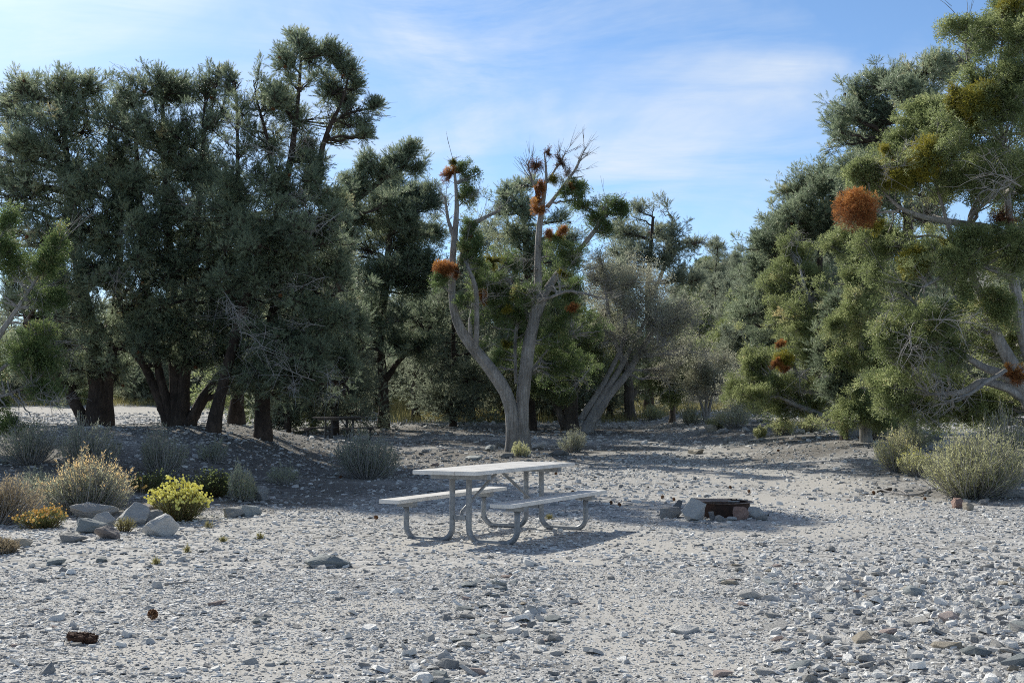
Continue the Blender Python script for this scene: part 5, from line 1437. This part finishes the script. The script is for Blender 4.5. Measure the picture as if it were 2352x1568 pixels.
chips(230, 5.2, 12, .058, .40, .15, 7, 'gravel', thick=(.12, .34), mask=coarse, inset=(.5, .9), tilt=.24)
chips(520, 10, 17, .031, .48, .11, 2, 'gravel', thick=(.07, .24))
chips(90, 17, 30, .055, .45, .18, 3, 'gravel')
chips(22, 30, 58, .10, .45, .3, 4, 'gravel')

# dry meadow grass and needle litter twigs: nobody could count them
def grass(name, n, sampler, hgt, wid, seed, mat, flat=0.0):
    rng = np.random.default_rng(seed)
    x, y = sampler(rng, n)
    z = gz(x, y)
    a = rng.uniform(0, 6.283, n)
    h = hgt * rng.uniform(.5, 1.3, n)
    d = np.stack([rng.normal(0, .28, n), rng.normal(0, .28, n), np.ones(n) * (1 - flat) + .02], 1) if flat < .5 else np.stack([np.cos(a), np.sin(a), rng.uniform(-.02, .12, n)], 1)
    d = d / np.linalg.norm(d, axis=1, keepdims=True)
    s = np.stack([np.cos(a + 1.3), np.sin(a + 1.3), np.zeros(n)], 1) * wid
    b = np.stack([x, y, z + (.004 if flat < .5 else .012)], 1)
    V = np.stack([b + s, b - s, b + d * h[:, None]], 1).reshape(-1, 3)
    t = np.repeat(.45 + rng.normal(0, .2, n), 3)
    o = link_mesh(name, np_mesh(name, V, tris=np.arange(len(V)).reshape(-1, 3), tint=t, mat=M[mat]))
    return tag(o, kind='stuff')


def meadow(rng, n):
    px = np.concatenate([rng.uniform(880, 1280, n // 2), rng.uniform(1380, 1720, n // 4), rng.uniform(-100, 700, n - n // 2 - n // 4)])
    y = rng.uniform(48, 92, n)
    keep_y = np.where(px < 700, rng.uniform(67, 92, n), y)
    x = (px - CX) / F * keep_y
    c = np.sin(x * .8) * np.sin(keep_y * .5)
    return x + .3 * c, keep_y + .8 * c


grass('dry_grass', 42000, meadow, .42, .012, 3, 'meadow')


def litter(rng, n):
    i = rng.integers(0, len(DUFF_SHADE_SPOTS), n)
    B = np.array(DUFF_SHADE_SPOTS)[i]
    a = rng.uniform(0, 6.283, n); r = np.sqrt(rng.uniform(0, 1, n)) * B[:, 2] * 1.1
    return B[:, 0] + r * np.cos(a), B[:, 1] + r * np.sin(a)


grass('needle_litter', 60000, litter, .09, .004, 5, 'dry', flat=.9)

# ------------------------------------------------------------------ light, sky, camera
w = bpy.data.worlds.new('World'); bpy.context.scene.world = w; w.use_nodes = True
nt = w.node_tree; N, L = nt.nodes, nt.links
N.clear()
sky = N.new('ShaderNodeTexSky'); sky.sky_type = 'NISHITA'; sky.sun_disc = False
sky.sun_elevation = SUN_EL; sky.sun_rotation = SUN_AZ
sky.altitude = 2400; sky.air_density = 1.0; sky.dust_density = .6; sky.ozone_density = 1.6
tc = N.new('ShaderNodeTexCoord')
sep = N.new('ShaderNodeSeparateXYZ'); L.new(tc.outputs['Generated'], sep.inputs[0])
def mth(op, a, b=None, c=None):
    n = N.new('ShaderNodeMath'); n.operation = op
    for i, v in enumerate((a, b, c)):
        if v is None: continue
        if isinstance(v, (int, float)): n.inputs[i].default_value = v
        else: L.new(v, n.inputs[i])
    return n.outputs[0]
cmb = N.new('ShaderNodeCombineXYZ'); L.new(sep.outputs[0], cmb.inputs[0]); L.new(sep.outputs[2], cmb.inputs[1]); L.new(mth('MULTIPLY', sep.outputs[1], .3), cmb.inputs[2])
mp = N.new('ShaderNodeMapping'); mp.inputs['Rotation'].default_value = (0, 0, D2R(-31)); mp.inputs['Scale'].default_value = (2.1, 12, 2)
L.new(cmb.outputs[0], mp.inputs[0])
n1 = noise(N, L, 1.5, 10, .62, mp.outputs[0], .55)
n2 = noise(N, L, 5.5, 5, .55, cmb.outputs[0], .5)
mr = N.new('ShaderNodeMapRange'); mr.inputs[1].default_value = .37; mr.inputs[2].default_value = .70
L.new(n1.outputs['Fac'], mr.inputs[0])
mr2 = N.new('ShaderNodeMapRange'); mr2.inputs[1].default_value = .34; mr2.inputs[2].default_value = .62
L.new(n2.outputs['Fac'], mr2.inputs[0])
cm = mth('MULTIPLY', mth('MULTIPLY', mr.outputs[0], mr2.outputs[0]), .85)
hs = N.new('ShaderNodeMix'); hs.data_type = 'RGBA'; hs.blend_type = 'MULTIPLY'; hs.inputs[0].default_value = 1.0
L.new(sky.outputs[0], hs.inputs[6]); hs.inputs[7].default_value = (.86, .98, 1.05, 1)
mx = N.new('ShaderNodeMix'); mx.data_type = 'RGBA'
L.new(cm, mx.inputs[0]); L.new(hs.outputs[2], mx.inputs[6]); mx.inputs[7].default_value = (5.4, 5.9, 6.5, 1)
up = N.new('ShaderNodeMapRange'); up.interpolation_type = 'SMOOTHSTEP'
for i_, v_ in enumerate((.34, .8, 1.0, .5)): up.inputs[i_ + 1].default_value = v_
L.new(sep.outputs[2], up.inputs[0])
bk = N.new('ShaderNodeMapRange'); bk.interpolation_type = 'SMOOTHSTEP'
for i_, v_ in enumerate((.3, -.5, 1.0, .75)): bk.inputs[i_ + 1].default_value = v_
L.new(sep.outputs[1], bk.inputs[0])
fade = N.new('ShaderNodeVectorMath'); fade.operation = 'SCALE'
L.new(mx.outputs[2], fade.inputs[0]); L.new(mth('MULTIPLY', up.outputs[0], bk.outputs[0]), fade.inputs['Scale'])
dt = N.new('ShaderNodeVectorMath'); dt.operation = 'DOT_PRODUCT'
L.new(tc.outputs['Generated'], dt.inputs[0])
dt.inputs[1].default_value = (math.sin(SUN_AZ) * math.cos(SUN_EL), math.cos(SUN_AZ) * math.cos(SUN_EL), math.sin(SUN_EL))
# haze glow round the sun
e2 = mth('MULTIPLY', mth('EXPONENT', mth('MULTIPLY', mth('SUBTRACT', dt.outputs['Value'], 1.0), 26.0)), 8.0)
au = N.new('ShaderNodeMix'); au.data_type = 'RGBA'; au.blend_type = 'ADD'; au.inputs[0].default_value = 1.0
gl = N.new('ShaderNodeCombineColor')
es = e2
L.new(es, gl.inputs[0]); L.new(mth('MULTIPLY', es, .97), gl.inputs[1]); L.new(mth('MULTIPLY', es, .9), gl.inputs[2])
L.new(fade.outputs[0], au.inputs[6]); L.new(gl.outputs[0], au.inputs[7])
bg = N.new('ShaderNodeBackground'); bg.inputs['Strength'].default_value = .15
L.new(au.outputs[2], bg.inputs['Color'])
wo = N.new('ShaderNodeOutputWorld'); L.new(bg.outputs[0], wo.inputs[0])

sl = bpy.data.lights.new('sun', 'SUN'); sl.energy = 5.0; sl.angle = D2R(.53); sl.color = (1.0, .945, .825)
so = bpy.data.objects.new('sun', sl); C.objects.link(so)
sd = Vector((math.sin(SUN_AZ) * math.cos(SUN_EL), math.cos(SUN_AZ) * math.cos(SUN_EL), math.sin(SUN_EL)))
so.rotation_euler = sd.to_track_quat('Z', 'Y').to_euler()
so.location = (0, 0, 30)

cam = bpy.data.cameras.new('camera'); cam.sensor_width = 36; cam.lens = F / 2352 * 36; cam.clip_end = 3000; cam.clip_start = .05
co = bpy.data.objects.new('camera', cam); C.objects.link(co)
co.location = (0, 0, CAMZ); co.rotation_euler = (math.pi / 2 + PITCH, 0, 0)
sc = bpy.context.scene
sc.camera = co
sc.view_settings.view_transform = 'Standard'; sc.view_settings.look = 'None'; sc.view_settings.exposure = 0
sc.render.engine = 'CYCLES'
sc.cycles.use_denoising = False
sc.cycles.filter_width = 1.0
sc.cycles.max_bounces = 8; sc.cycles.diffuse_bounces = 6; sc.cycles.glossy_bounces = 2; sc.cycles.transmission_bounces = 6
sc.cycles.use_adaptive_sampling = False
